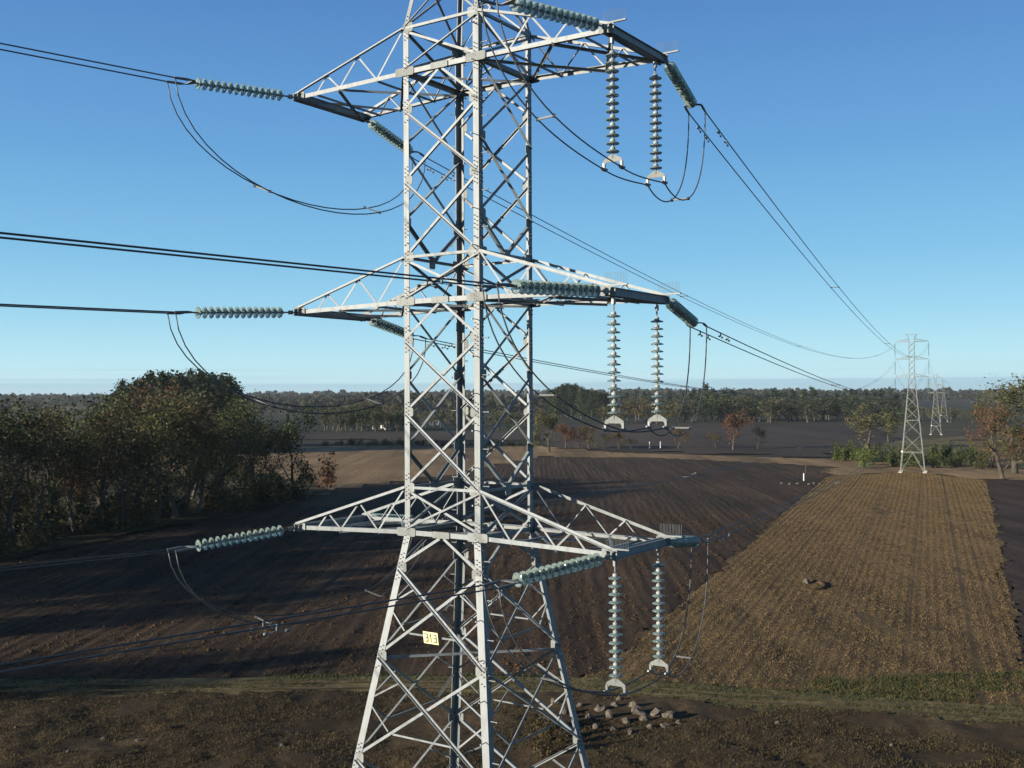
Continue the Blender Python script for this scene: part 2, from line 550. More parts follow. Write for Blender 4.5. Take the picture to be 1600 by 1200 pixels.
field('meadow', [(1400, 690), (1500, 683), (1600, 690), (1700, 700), (1700, 734), (1600, 732), (1300, 717)], M['track'], ROW, 4, 10, lambda u, v: 0.3 * vnoise(u * .1, v * .05, 15), 0.04)
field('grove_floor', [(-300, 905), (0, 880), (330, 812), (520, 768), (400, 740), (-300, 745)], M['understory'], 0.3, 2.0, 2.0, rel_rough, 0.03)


def band(name, pts, wid, material, z, seg=8):
    P = [g(*p) for p in pts]
    mb = MB()
    row = []
    for i in range(len(P) - 1):
        a, b = P[i], P[i + 1]
        p0, p3 = P[max(i - 1, 0)], P[min(i + 2, len(P) - 1)]
        for k in range(seg + (i == len(P) - 2)):
            s = k / seg
            q = 0.5 * ((2 * a) + (b - p0) * s + (2 * p0 - 5 * a + 4 * b - p3) * s * s + (3 * a - p0 - 3 * b + p3) * s ** 3)
            row.append(q)
    vs = []
    for i, q in enumerate(row):
        d = (row[min(i + 1, len(row) - 1)] - row[max(i - 1, 0)]).normalized()
        n = Vector((-d.y, d.x, 0))
        w = wid * (0.88 + 0.24 * random.random())
        for k in (-1, -.5, 0, .5, 1):
            vs.append((*(q + n * w * k)[:2], z + 0.04 * random.random()))
    fs = []
    for i in range(len(row) - 1):
        for k in range(4):
            fs.append((i * 5 + k, i * 5 + k + 1, i * 5 + k + 6, i * 5 + k + 5))
    mb.add(vs, fs)
    o = mb.build(name, material, smooth=True)
    tag(o, kind='structure')
    return row


TRK = [(-220, 1086), (0, 1083), (300, 1080), (600, 1077), (900, 1080), (1150, 1097), (1400, 1114), (1700, 1136), (1900, 1152)]
track = band('farm_track', TRK, 2.7, M['track'], 0.26)
band('wheel_rut', [(p[0], p[1] - 4.5) for p in TRK], 0.24, M['rut'], 0.33)
band('wheel_rut', [(p[0], p[1] + 4.5) for p in TRK], 0.24, M['rut'], 0.33)


# blades of straw and grass: nobody could count them
def blades(name, poly, n, size, wid, material, rows=None, heading=0.0, keep=None, lean=0.35, z0=0.08, seed=1, per=3, relief=None):
    r = np.random.default_rng(seed)
    P = np.array([p[:2] for p in poly])
    lo, hi = P.min(0), P.max(0)
    c, s = math.cos(heading), math.sin(heading)
    x = lo[0] + (hi[0] - lo[0]) * r.random(n * 3)
    y = lo[1] + (hi[1] - lo[1]) * r.random(n * 3)
    if rows:
        u, v = x * c - y * s, x * s + y * c
        w = u + 1.0 * (vnoise(u * .012, v * .012, 6) - .5)
        ur = (np.round(w / rows - .25) + .25) * rows - (w - u) + r.normal(0, rows * .285, len(u))
        x, y = ur * c + v * s, -ur * s + v * c
    ok = inside(poly, x, y)
    ok &= y > 30
    if keep is not None: ok &= keep(x, y)
    x, y = x[ok][:n], y[ok][:n]
    m = len(x)
    x, y = np.repeat(x, per), np.repeat(y, per)
    k = len(x)
    x = x + r.normal(0, size * .35, k); y = y + r.normal(0, size * .35, k)
    zb = np.full(k, z0)
    if relief is not None:
        u, v = x * c - y * s, x * s + y * c
        zb = relief(u, v) * 0.9 + 0.0
    a = r.random(k) * 2 * math.pi
    h = size * (0.5 + 0.8 * r.random(k))
    wd = wid * (0.6 + 0.8 * r.random(k))
    lx, ly = r.normal(0, lean, k) * h, r.normal(0, lean, k) * h
    dx, dy = np.cos(a) * wd, np.sin(a) * wd
    V = np.empty((k, 4, 3))
    V[:, 0] = np.stack([x - dx, y - dy, zb], -1)
    V[:, 1] = np.stack([x + dx, y + dy, zb], -1)
    V[:, 2] = np.stack([x + dx * .5 + lx, y + dy * .5 + ly, zb + h], -1)
    V[:, 3] = np.stack([x - dx * .5 + lx, y - dy * .5 + ly, zb + h * .92], -1)
    F = np.arange(k * 4).reshape(k, 4)
    return link(bpy.data.objects.new(name, np_mesh(name, V.reshape(-1, 3), F, material)))


# clods of turned earth on the nearer part of the ploughed field
rc = np.random.default_rng(55)
ppoly = [tuple(g(*p)[:2]) for p in PLOUGH]
n = 90000
x = rc.uniform(-75, 45, n); y = 72 + 130 * rc.random(n) ** 1.4
k = inside(ppoly, x, y) & (vnoise(x * .8, y * .12, 41) + .3 * rc.random(n) > .55)
x, y = x[k][:30000], y[k][:30000]
n = len(x)
cu, su = math.cos(FUR), math.sin(FUR)
z = rel_plough(x * cu - y * su, x * su + y * cu) + .03
sz = rc.uniform(.04, .13, n) * (1 + 1.0 * (rc.random(n) > .93))
J = rc.uniform(.6, 1.3, (n, 6))
V = np.empty((n, 6, 3))
for q_, d_ in enumerate(((1, 0, 0), (0, 1, 0), (-1, 0, 0), (0, -1, 0), (0, 0, 1), (0, 0, -1))):
    V[:, q_, 0] = x + d_[0] * sz * J[:, q_]; V[:, q_, 1] = y + d_[1] * sz * J[:, q_]; V[:, q_, 2] = z + d_[2] * sz * J[:, q_] * .8
Fb = np.array([(0, 1, 4), (1, 2, 4), (2, 3, 4), (3, 0, 4), (1, 0, 5), (2, 1, 5), (3, 2, 5), (0, 3, 5)])
F = (np.arange(n)[:, None, None] * 6 + Fb[None]).reshape(-1, 3)
o = link(bpy.data.objects.new('soil_clods', np_mesh('soil_clods', V.reshape(-1, 3), F, M['plough'])))
tag(o, 'small dark clods of earth strewn over the ploughed field', 'soil', kind='stuff')

q1, q2 = g(1480, 790), g(1556, 1040)                    # wheel line along the right side of the strip
TRAM = q1.x * math.cos(ROW) - q1.y * math.sin(ROW)
o = blades('straw_stubble', stub_poly, 130000, 0.115, 0.017, M['straw'], rows=0.95, heading=ROW, seed=2,
           keep=lambda x, y: (vnoise(x * .09, y * .05, 26) + .6 * vnoise(x * .5, y * .3, 27) > .26) & (np.abs((x * math.cos(ROW) - y * math.sin(ROW)) - TRAM) > .24) & (np.abs((x * math.cos(ROW) - y * math.sin(ROW) - TRAM + 60) % 7.4 - 3.1) > .13), relief=lambda u, v: rel_stubble(u, v) + .02)
tag(o, 'brown maize stubble in rows below the power line', 'stubble', kind='stuff')
o = blades('dry_grass', rough_poly, 46000, 0.14, 0.020, M['drygrass'], seed=3, relief=rel_rough,
           keep=lambda x, y: (np.abs(x) < 60) & (vnoise(x * .16, y * .3, 20) + .5 * vnoise(x * .6, y * .8, 24) > 0.68))
tag(o, 'tufted dry brown grass on the rough foreground pasture', 'grass', kind='stuff')
trk_poly = [tuple(p + Vector((0, -2.6, 0)))[:2] for p in track] + [tuple(p + Vector((0, 3.4, 0)))[:2] for p in reversed(track)]
o = blades('green_grass', trk_poly, 14000, 0.16, 0.03, M['greengrass'], seed=4, z0=0.2,
           keep=lambda x, y: (np.abs(x) < 60) & (vnoise(x * .12, y * .4, 21) > 0.40 - 0.004 * x))
tag(o, 'short green grass along the verges of the farm track', 'grass', kind='stuff')
o = blades('green_grass', [tuple(g(*p))[:2] for p in [(1110, 1068), (1620, 1050), (1660, 1118), (1400, 1106), (1150, 1090)]], 6000, 0.13, 0.024, M['greengrass'], seed=5, z0=0.10,
           keep=lambda x, y: vnoise(x * .2, y * .3, 22) + .5 * vnoise(x * .9, y * 1.1, 23) > 0.72 + .25 * (np.random.default_rng(9).random(len(x)) - .5))
tag(o, 'bright green weeds sprouting along the near edge of the stubble field', 'grass', kind='stuff')

# ------------------------------------------------------------------ the near lattice tower
TX, TY, TH = -1.023, 26.105, math.radians(-34.1)
Z0, Z1, Z2 = 7.72 + H, 2.26 + H, -3.19 + H          # lower chords of the three pairs of crossarms
DEP = 1.06                                           # depth of a crossarm at the body
HW = 1.1                                             # half width of the straight body
ARM_L, ARM_R, ENDW = 4.52, 4.62, 1.25
UX = Vector((math.cos(TH), math.sin(TH), 0))
VX = Vector((-math.sin(TH), math.cos(TH), 0))
ZX = Vector((0, 0, 1))
BASE = Vector((TX, TY, 0))


def W(u, v, z):
    """tower coordinates (along the crossarms, along the line, height) to world"""
    return BASE + UX * u + VX * v + ZX * z


def hw(z):
    if z >= Z2: return HW
    return HW + (Z2 - z) * 0.163


tower = empty('transmission_tower', BASE, TH)
tag(tower, 'large galvanised steel lattice pylon with six crossarms standing nearest the camera', 'pylon')
TI = (Matrix.Translation(BASE) @ Matrix.Rotation(TH, 4, 'Z')).inverted()


def tpart(mb, name, mats, parent=None, smooth=False):
    """a part of the tower: shapes are laid out in world space, stored in tower space"""
    mb.v = [tuple(TI @ Vector(p)) for p in mb.v]
    o = mb.build(name, mats, tower, smooth)
    if parent: o.parent = parent
    return o


def sizes(a, n=9): return a
PEAK = Z0 + DEP
CORN = {'L': (-1, -1), 'N': (1, -1), 'R': (1, 1), 'B': (-1, 1)}


def node(cn, z):
    u, v = CORN[cn]
    if z > PEAK:
        k = HW - (z - PEAK) * 0.17
    else:
        k = hw(z)
    return W(u * k, v * k, z)


FACES = [('L', 'N', -VX, 'a'), ('B', 'R', VX, 'a'), ('N', 'R', UX, 'b'), ('L', 'B', -UX, 'b')]
legs = {}
for cn, (u, v) in CORN.items():
    mb = MB()
    zs = [0.25, Z2, PEAK, PEAK + 5.2]
    for z1, z2, s in ((zs[0], zs[1], 0.185), (zs[1], zs[2], 0.155), (zs[2], zs[3], 0.11)):
        p, q = node(cn, z1), node(cn, z2)
        e1, e2 = -UX * u, -VX * v
        t = 0.018
        prof = [(0, 0), (s, 0), (s, t), (t, t), (t, s), (0, s)]
        mb.prism(prof, p, q, e1, e2)
    legs[cn] = tpart(mb, 'leg', M['steel'])
    mb = MB()                                          # concrete footing
    b = node(cn, 0.25)
    mb.tube([b + Vector((0, 0, -0.4)), b + Vector((0, 0, 0.35)), b + Vector((0, 0, 0.42))], [0.55, 0.5, 0.42], 10)
    tpart(mb, 'footing', M['concrete'], legs[cn])

for cn in CORN:                                        # splice plates and their bolts on both flanges of each leg
    u, v = CORN[cn]
    mbp, mbb = MB(), MB()
    joints = [Z0 + .02, Z0 + DEP, Z0 - .9, 5.14 + H, Z1 + .02, Z1 + DEP, 1.36 + H, -.35 + H, Z2 + .02, Z2 + DEP, -4.0 + H, -6.05 + H, -8.4 + H, 3.9 + H]
    for z in joints:
        big = any(abs(z - k) < .05 for k in (Z0 + .02, Z1 + .02, Z2 + .02))
        for e, n in ((-UX * u, VX * v), (-VX * v, UX * u)):
            for i in range(-3, 4):
                for j in (0.05, 0.12):
                    if not big and (i + int(z * 7)) % 5 == 0: continue
                    c = node(cn, z + i * 0.095 + (0.04 if j > .1 else 0)) + e * j + n * (0.020 if not big else 0.034)
                    mbb.tube([c - n * .006, c + n * .009], 0.015, 6)
    o = tpart(mbb, 'bolts', M['bolt'], legs[cn])
    o['kind'] = 'stuff'
mb = MB()                                              # climbing bolts up two opposite legs
for cn in ('N', 'B'):
    u, v = CORN[cn]
    mb = MB()
    for i in range(66):
        z = 3.0 + i * 0.42
        d = (UX * u) if i % 2 else (VX * v)
        e = (-VX * v) if i % 2 else (-UX * u)
        c = node(cn, z) + e * .07
        mb.tube([c, c + d * 0.19], 0.011, 5)
        mb.tube([c + d * .19, c + d * 0.205], 0.022, 6)
    o = tpart(mb, 'step_bolts', M['steel'], legs[cn])
    o['kind'] = 'stuff'


def brace(p, q, n, s=0.075, name='brace', **kw):
    mb = MB()
    d = (q - p).normalized()
    p, q = p + d * .07, q - d * .07
    mb.angle(p, q, n, s * .76, 0.009, **kw)
    return tpart(mb, name, M['steel'])


def plate(c, n, ax, w, h, t=0.012, name='gusset_plate', cut=0.14, parent=None, bolts=True):
    """flat steel plate with clipped corners"""
    e1 = ax.normalized(); n = n.normalized(); e2 = n.cross(e1)
    k = min(w, h) * cut
    pr = [(-w / 2 + k, -h / 2), (w / 2 - k, -h / 2), (w / 2, -h / 2 + k), (w / 2, h / 2 - k), (w / 2 - k, h / 2), (-w / 2 + k, h / 2), (-w / 2, h / 2 - k), (-w / 2, -h / 2 + k)]
    mb = MB()
    mb.prism(pr, c - n * t / 2, c + n * t / 2, e1, e2)
    o = tpart(mb, name, M['plate'], parent)
    return o


def xpanel(a, b, n, za, zb, s=0.078):
    """crossing diagonals between two legs"""
    brace(node(a, za), node(b, zb), n, s, off=0.006, out=True)
    brace(node(b, za), node(a, zb), n, s, off=-0.014, flip=True)
    c = (node(a, za) + node(b, zb)) / 2


def gus(cn, z, n, other, w=0.26, h=0.24, off=-0.002):
    d = (node(other, z) - node(cn, z)).normalized()
    plate(node(cn, z) + d * 0.15 + n * off, n, d, w * .85, h * .85)


for a, b, n, typ in FACES:
    for zl in (Z0, Z1, Z2):
        # deep lower chord, upper tie and the X between them
        mb = MB(); mb.angle(node(a, zl), node(b, zl), n, 0.115, 0.012, off=0.02)
        tpart(mb, 'tie_beam', M['steel'])
        brace(node(a, zl + DEP), node(b, zl + DEP), n, 0.085, 'tie_beam', off=0.012)
        xpanel(a, b, n, zl + .07, zl + DEP - .05, 0.075)
        d = (node(b, zl) - node(a, zl)).normalized()
        if typ == 'a':
            for cn, sg in ((a, 1), (b, -1)):
                plate(node(cn, zl) + d * sg * 0.06 + n * 0.030 + ZX * .01, n, d, 0.56, 0.20, cut=.16)
            plate((node(a, zl) + node(b, zl)) / 2 + n * 0.040, n, d, 0.50, 0.15)
        for cn, ot in ((a, b), (b, a)):
            gus(cn, zl + DEP, n, ot, 0.34, 0.26, 0.004)
    if typ == 'a':
        sets = [(Z0, [6.83 + H, 5.14 + H, Z1 + DEP]), (Z1, [1.36 + H, -.35 + H, Z2 + DEP])]
        for zt, zz in sets:
            m = (node(a, zt) + node(b, zt)) / 2
            for cn in (a, b):
                brace(m - ZX * .04, node(cn, zz[0]), n, 0.08, off=0.008)
                gus(cn, zz[0], n, a if cn == b else b)
                gus(cn, zz[1], n, a if cn == b else b)
            xpanel(a, b, n, zz[0], zz[1]); xpanel(a, b, n, zz[1], zz[2])
    else:
        sets = [(Z0, [5.98 + H, 4.2 + H], Z1 + DEP), (Z1, [.53 + H, -1.22 + H], Z2 + DEP)]
        for zt, zz, ze in sets:
            xpanel(a, b, n, zt, zz[0], 0.085); xpanel(a, b, n, zz[0], zz[1], 0.10)
            m = (node(a, ze) + node(b, ze)) / 2
            for cn in (a, b):
                brace(node(cn, zz[1]), m, n, 0.10, off=0.008)
                gus(cn, zz[0], n, a if cn == b else b)
                gus(cn, zz[1], n, a if cn == b else b)
            plate(m + n * .02 - ZX * .02, n, node(b, ze) - node(a, ze), 0.24, 0.30)
    # splayed lower body with secondary bracing
    m = (node(a, Z2) + node(b, Z2)) / 2
    zz = [-4.0 + H, -6.05 + H, -8.4 + H, -11.1 + H, -14.2 + H, -17.6 + H, 0.4]
    for cn in (a, b):
        brace(m - ZX * .05, node(cn, zz[0]), n, 0.085, off=0.008)
    for k in range(len(zz) - 1):
        zt, zb = zz[k], zz[k + 1]
        xpanel(a, b, n, zt, zb, 0.085)
        wt, wb = hw(zt), hw(zb)
        f = wt / (wt + wb)
        P = {'at': node(a, zt), 'bt': node(b, zt), 'ab': node(a, zb), 'bb': node(b, zb)}
        X = P['at'].lerp(P['bb'], f)
        zm = zt + (zb - zt) * f
        for cn, top, bot in ((a, 'at', 'ab'), (b, 'bt', 'bb')):
            lm = node(cn, zm)
            up = P[top].lerp(X, 0.5); lo = P[bot].lerp(X, 0.5)
            brace(lm, up, n, 0.05, 'redundant_brace', off=-0.006)
            brace(lm, lo, n, 0.05, 'redundant_brace', off=-0.006)
            if k < 3: gus(cn, zt, n, a if cn == b else b, 0.30, 0.26)
        if k < 3:
            l1, l2 = P['ab'].lerp(X, 0.5), P['bb'].lerp(X, 0.5)
            brace(l1, l2, n, 0.055, 'redundant_brace', off=-0.03)
    # peak above the top crossarms
    xpanel(a, b, n, PEAK, PEAK + 1.6, 0.06); xpanel(a, b, n, PEAK + 1.6, PEAK + 3.0, 0.06); xpanel(a, b, n, PEAK + 3.0, PEAK + 4.2, 0.05)
for zl in (Z0, Z1, Z2, -6.05 + H, -11.1 + H):         # diaphragms across the body
    brace(node('L', zl - .05), node('R', zl - .05), ZX, 0.07, 'diaphragm_brace')
    brace(node('B', zl - .05), node('N', zl - .05), ZX, 0.07, 'diaphragm_brace', off=-.015)
mb = MB()                                              # earth-wire cross piece at the very top
mb.bar(W(-1.6, 0, PEAK + 5.2), W(1.6, 0, PEAK + 5.2), 0.14, 0.14)
tpart(mb, 'peak_beam', M['steel'])

# --- crossarms
LEVEL = [('upper', Z0), ('middle', Z1), ('lower', Z2)]
for lname, zl in LEVEL:
    for sd, sname, AL in ((-1, 'left', ARM_L), (1, 'right', ARM_R)):
        tz = zl - 0.09
        tip = {v: W(sd * AL, v * ENDW, tz) for v in (-1, 1)}
        root = {v: W(sd * HW, v * HW, zl) for v in (-1, 1)}
        rtop = {v: W(sd * HW, v * HW, zl + DEP) for v in (-1, 1)}
        mb = MB()                                      # double channel at the arm end
        for k in (0, 1):
            c = UX * sd * (-0.02 - 0.13 * k)
            sgn = 1 if k == 0 else -1
            p, q = tip[-1] + c - VX * .10, tip[1] + c + VX * .10
            mb.bar(p, q, 0.012, 0.17)
            for dz in (-.082, .082):
                e = UX * sd * (-0.022 if k else 0.022)
                mb.bar(p + ZX * dz + e, q + ZX * dz + e, 0.055, 0.010)
        arm = tpart(mb, 'crossarm', M['steel'])
        for v in (-1, 1):
            n = VX * v
            mb = MB(); mb.angle(root[v], tip[v], n, 0.10, 0.012, off=-.004)
            tpart(mb, 'lower_chord', M['steel'], arm)
            mb = MB(); mb.angle(rtop[v], tip[v] + ZX * .10, n, 0.07, 0.010, off=.004, out=True, flip=(sd * v > 0))
            tpart(mb, 'upper_chord', M['steel'], arm)
            lo = lambda f: tip[v].lerp(root[v], f)
            up = lambda f: (tip[v] + ZX * .10).lerp(rtop[v], f)
            seq = [rtop[v], lo(.76), up(.59), lo(.42), up(.30), lo(.20)]
            for i in range(5):
                mb = MB(); mb.angle(seq[i], seq[i + 1], n, 0.042, 0.007, off=-.012, flip=bool(i % 2))
                tpart(mb, 'lacing_bar', M['steel'], arm)
            plate(tip[v] + n * .008 - UX * sd * .12 + ZX * .03, n, UX, 0.36, 0.20, parent=arm)
            # bird guard: a rail of fine upright wires above the arm end
            if sd > 0:
                mb = MB()
                r0 = tip[v] + ZX * .13 - UX * .22
                r1 = tip[v] + ZX * .13 + UX * .34
                mb.bar(r0, r1, 0.05, 0.03)
                for i in range(15):
                    c = r0.lerp(r1, (i + .5) / 15)
                    mb.tube([c, c + ZX * .27 + VX * random.uniform(-.02, .02)], 0.004, 4)
                tpart(mb, 'bird_guard', M['steel'], arm)
        # bracing in the floor of the arm
        L = {v: (lambda f, v=v: tip[v].lerp(root[v], f)) for v in (-1, 1)}
        for f in (.20, .76):
            mb = MB(); mb.angle(L[-1](f), L[1](f), ZX, 0.06, 0.008, off=-.02)
            tpart(mb, 'lacing_bar', M['steel'], arm)
        for f1, f2 in ((.0, .42), (.42, 1.0)):
            mb = MB(); mb.angle(L[-1](f1), L[1](f2), ZX, 0.06, 0.008, off=-.03)
            tpart(mb, 'lacing_bar', M['steel'], arm)
            mb = MB(); mb.angle(L[1](f1), L[-1](f2), ZX, 0.06, 0.008, off=-.045)
            tpart(mb, 'lacing_bar', M['steel'], arm)

# --- number plate on the front face
pa, pb = node('L', -4.0 + H), node('N', -6.05 + H)
zt, zb = -4.0 + H, -6.05 + H
f = hw(zt) / (hw(zt) + hw(zb))
Xc = node('L', zt).lerp(node('N', zb), f)
l1, l2 = node('L', zb).lerp(Xc, .5), node('N', zb).lerp(Xc, .5)
nf = (-VX + ZX * -0.163).normalized()
ce = l1.lerp(l2, 0.5) + nf * 0.05
e1 = (l2 - l1).normalized(); e2 = -nf.cross(e1)
if e2.z < 0: e2 = -e2
mb = MB()
mb.prism([(-.21, -.14), (.21, -.14), (.21, .14), (-.21, .14)], ce, ce + nf * .006, e1, e2)
sign = tpart(mb, 'number_plate', M['sign'])
sign['label'] = 'cream yellow number plate with three olive digits'
STROKES = {'3': [[(0, 1), (.55, 1), (.62, .9), (.62, .62), (.5, .52), (.2, .52)], [(.5, .52), (.62, .42), (.62, .1), (.52, 0), (0, 0)]],
           '1': [[(.18, .78), (.36, 1), (.36, 0)]]}
for i, ch in enumerate('313'):
    mb = MB()
    for st in STROKES[ch]:
        P = [ce + nf * .010 + e1 * (-.165 + i * .122 + x * .135) + e2 * (-.088 + y * .175) for x, y in st]
        for p, q in zip(P[:-1], P[1:]):
            d = (q - p).normalized()
            mb.bar(p - d * .012, q + d * .012, 0.005, 0.028, up=nf.cross(d))
    o = tpart(mb, 'digit', M['digits'], sign)

# ------------------------------------------------------------------ insulators
SP = 0.168                                             # spacing of the glass discs


def disc_mesh():
    mb = MB()
    prof = [(0.0, .030, 0), (0.012, .045, 1), (0.03, .10, 1), (0.042, .138, 1), (0.062, .146, 1), (0.068, .132, 1), (0.056, .110, 1), (0.066, .095, 1), (0.052, .070, 1), (0.062, .050, 1), (0.050, .028, 1)]
    n = 16

    def lathe(pr, mi):
        vs, fs = [], []
        for z, r in pr:
            for k in range(n):
                a = 2 * math.pi * k / n
                vs.append((r * math.cos(a), r * math.sin(a), -z))
        for i in range(len(pr) - 1):
            for k in range(n):
                fs.append((i * n + k, (i + 1) * n + k, (i + 1) * n + (k + 1) % n, i * n + (k + 1) % n))
        mb.add(vs, fs, mi)
    lathe([(p[0] + .05, p[1]) for p in prof], 0)
    lathe([(0.0, .0001), (0.0, .036), (.012, .052), (.05, .058), (.066, .046)], 1)
    lathe([(.085, .022), (.13, .018), (SP + .004, .018)], 1)
    return mb.mesh('disc', [M['glass'], M['cap']], True)


DISC = disc_mesh()


def frame_of(d, side):
    """rotation whose -Z runs along d"""
    z = -d.normalized()
    x = (side - z * side.dot(z)).normalized()
    y = z.cross(x)
    return Matrix((x, y, z)).transposed().to_4x4()


def string(start, d, side, n, lead, label, group, kind):
    """one chain of glass discs from start along d, with links, yoke plate and clamps"""
    root = empty('insulator_string', start)
    R = frame_of(d, side)
    root.matrix_world = Matrix.Translation(start) @ R
    tag(root, label, 'insulator', group)
    mb = MB()
    mb.tube([(0, 0, .04), (0, 0, -lead + .02)], 0.020, 6)
    mb.box((0, 0, -lead * .3), .05, .10, .12)
    mb.build('shackle', M['fitting'], root)
    for i in range(n):
        o = link(bpy.data.objects.new('disc', DISC), root)
        o.location = (0, 0, -lead - i * SP)
    e = lead + n * SP
    mb = MB()
    t = .008
    mb.prism([(-.06, 0), (.06, 0), (.22, -.10), (.24, -.20), (.18, -.20), (.14, -.15), (-.14, -.15), (-.18, -.20), (-.24, -.20), (-.22, -.10)], Vector((0, -t, -e)), Vector((0, t, -e)), Vector((1, 0, 0)), Vector((0, 0, 1)))
    mb.tube([(0, 0, -e + .06), (0, 0, -e - .06)], .022, 6)
    mb.build('yoke_plate', M['plate'] if kind == 'susp' else M['fitting'], root)
    for s in (-1, 1):
        mb = MB()
        if kind == 'susp':
            mb.bar(Vector((s * .21, 0, -e - .15)), Vector((s * .21, 0, -e - .26)), .05, .05)
            mb.tube([(s * .21, -.13, -e - .265), (s * .21, -.05, -e - .29), (s * .21, .05, -e - .29), (s * .21, .13, -e - .265)], [.022, .04, .04, .022], 8)
        else:
            mb.tube([(s * .21, 0, -e - .19), (s * .21, 0, -e - .30), (s * .21, 0, -e - .62)], [.018, .034, .028], 8)
        mb.build('clamp', M['fitting'], root)
    return root, R, e


BACK = math.radians(48)
DN = Vector((-math.sin(BACK), -math.cos(BACK), 0))     # towards the previous tower
FT = Vector((110.3, 300.0, 0))                         # next tower
DF0 = (FT - Vector((TX, TY, 0))).normalized()
FPERP = Vector((DF0.y, -DF0.x, 0))
FAR_HANG = [14.0 + H, 9.0 + H, 4.1 + H]
NEAR_DROP = {('upper', -1): .055, ('upper', 1): .05, ('middle', -1): .05, ('middle', 1): .025, ('lower', -1): .075, ('lower', 1): .07}


def cable(name, pts, r, label, cat, group, n=6):
    mb = MB(); mb.tube(pts, r, n)
    o = mb.build(name, M['cable'], None, True)
    return tag(o, label, cat, group)


def damper(p, d, parent):
    """stockbridge damper clipped under a cable"""
    mb = MB()
    d = d.normalized()
    mb.bar(p + ZX * .02, p - ZX * .10, .03, .03, up=d)
    mb.tube([p - ZX * .10 - d * .19, p - ZX * .085, p - ZX * .10 + d * .19], .007, 5)
    for s in (-1, 1):
        c = p - ZX * .105 + d * .19 * s
        mb.tube([c - d * .045, c - d * .025, c + d * .025, c + d * .045], [.016, .027, .027, .016], 8)
    return mb.build('damper', M['fitting'], parent, True)


def spacer(p, q, parent, m='cable'):
    mb = MB()
    mb.bar(p, q, .03, .035)
    for c in (p, q):
        mb.box(c, .06, .06, .07)
    return mb.build('spacer', M[m], parent)


def bez(a, b, c, d, n=22):
    return [a * (1 - t) ** 3 + b * 3 * t * (1 - t) ** 2 + c * 3 * t * t * (1 - t) + d * t ** 3 for t in [i / n for i in range(n + 1)]]


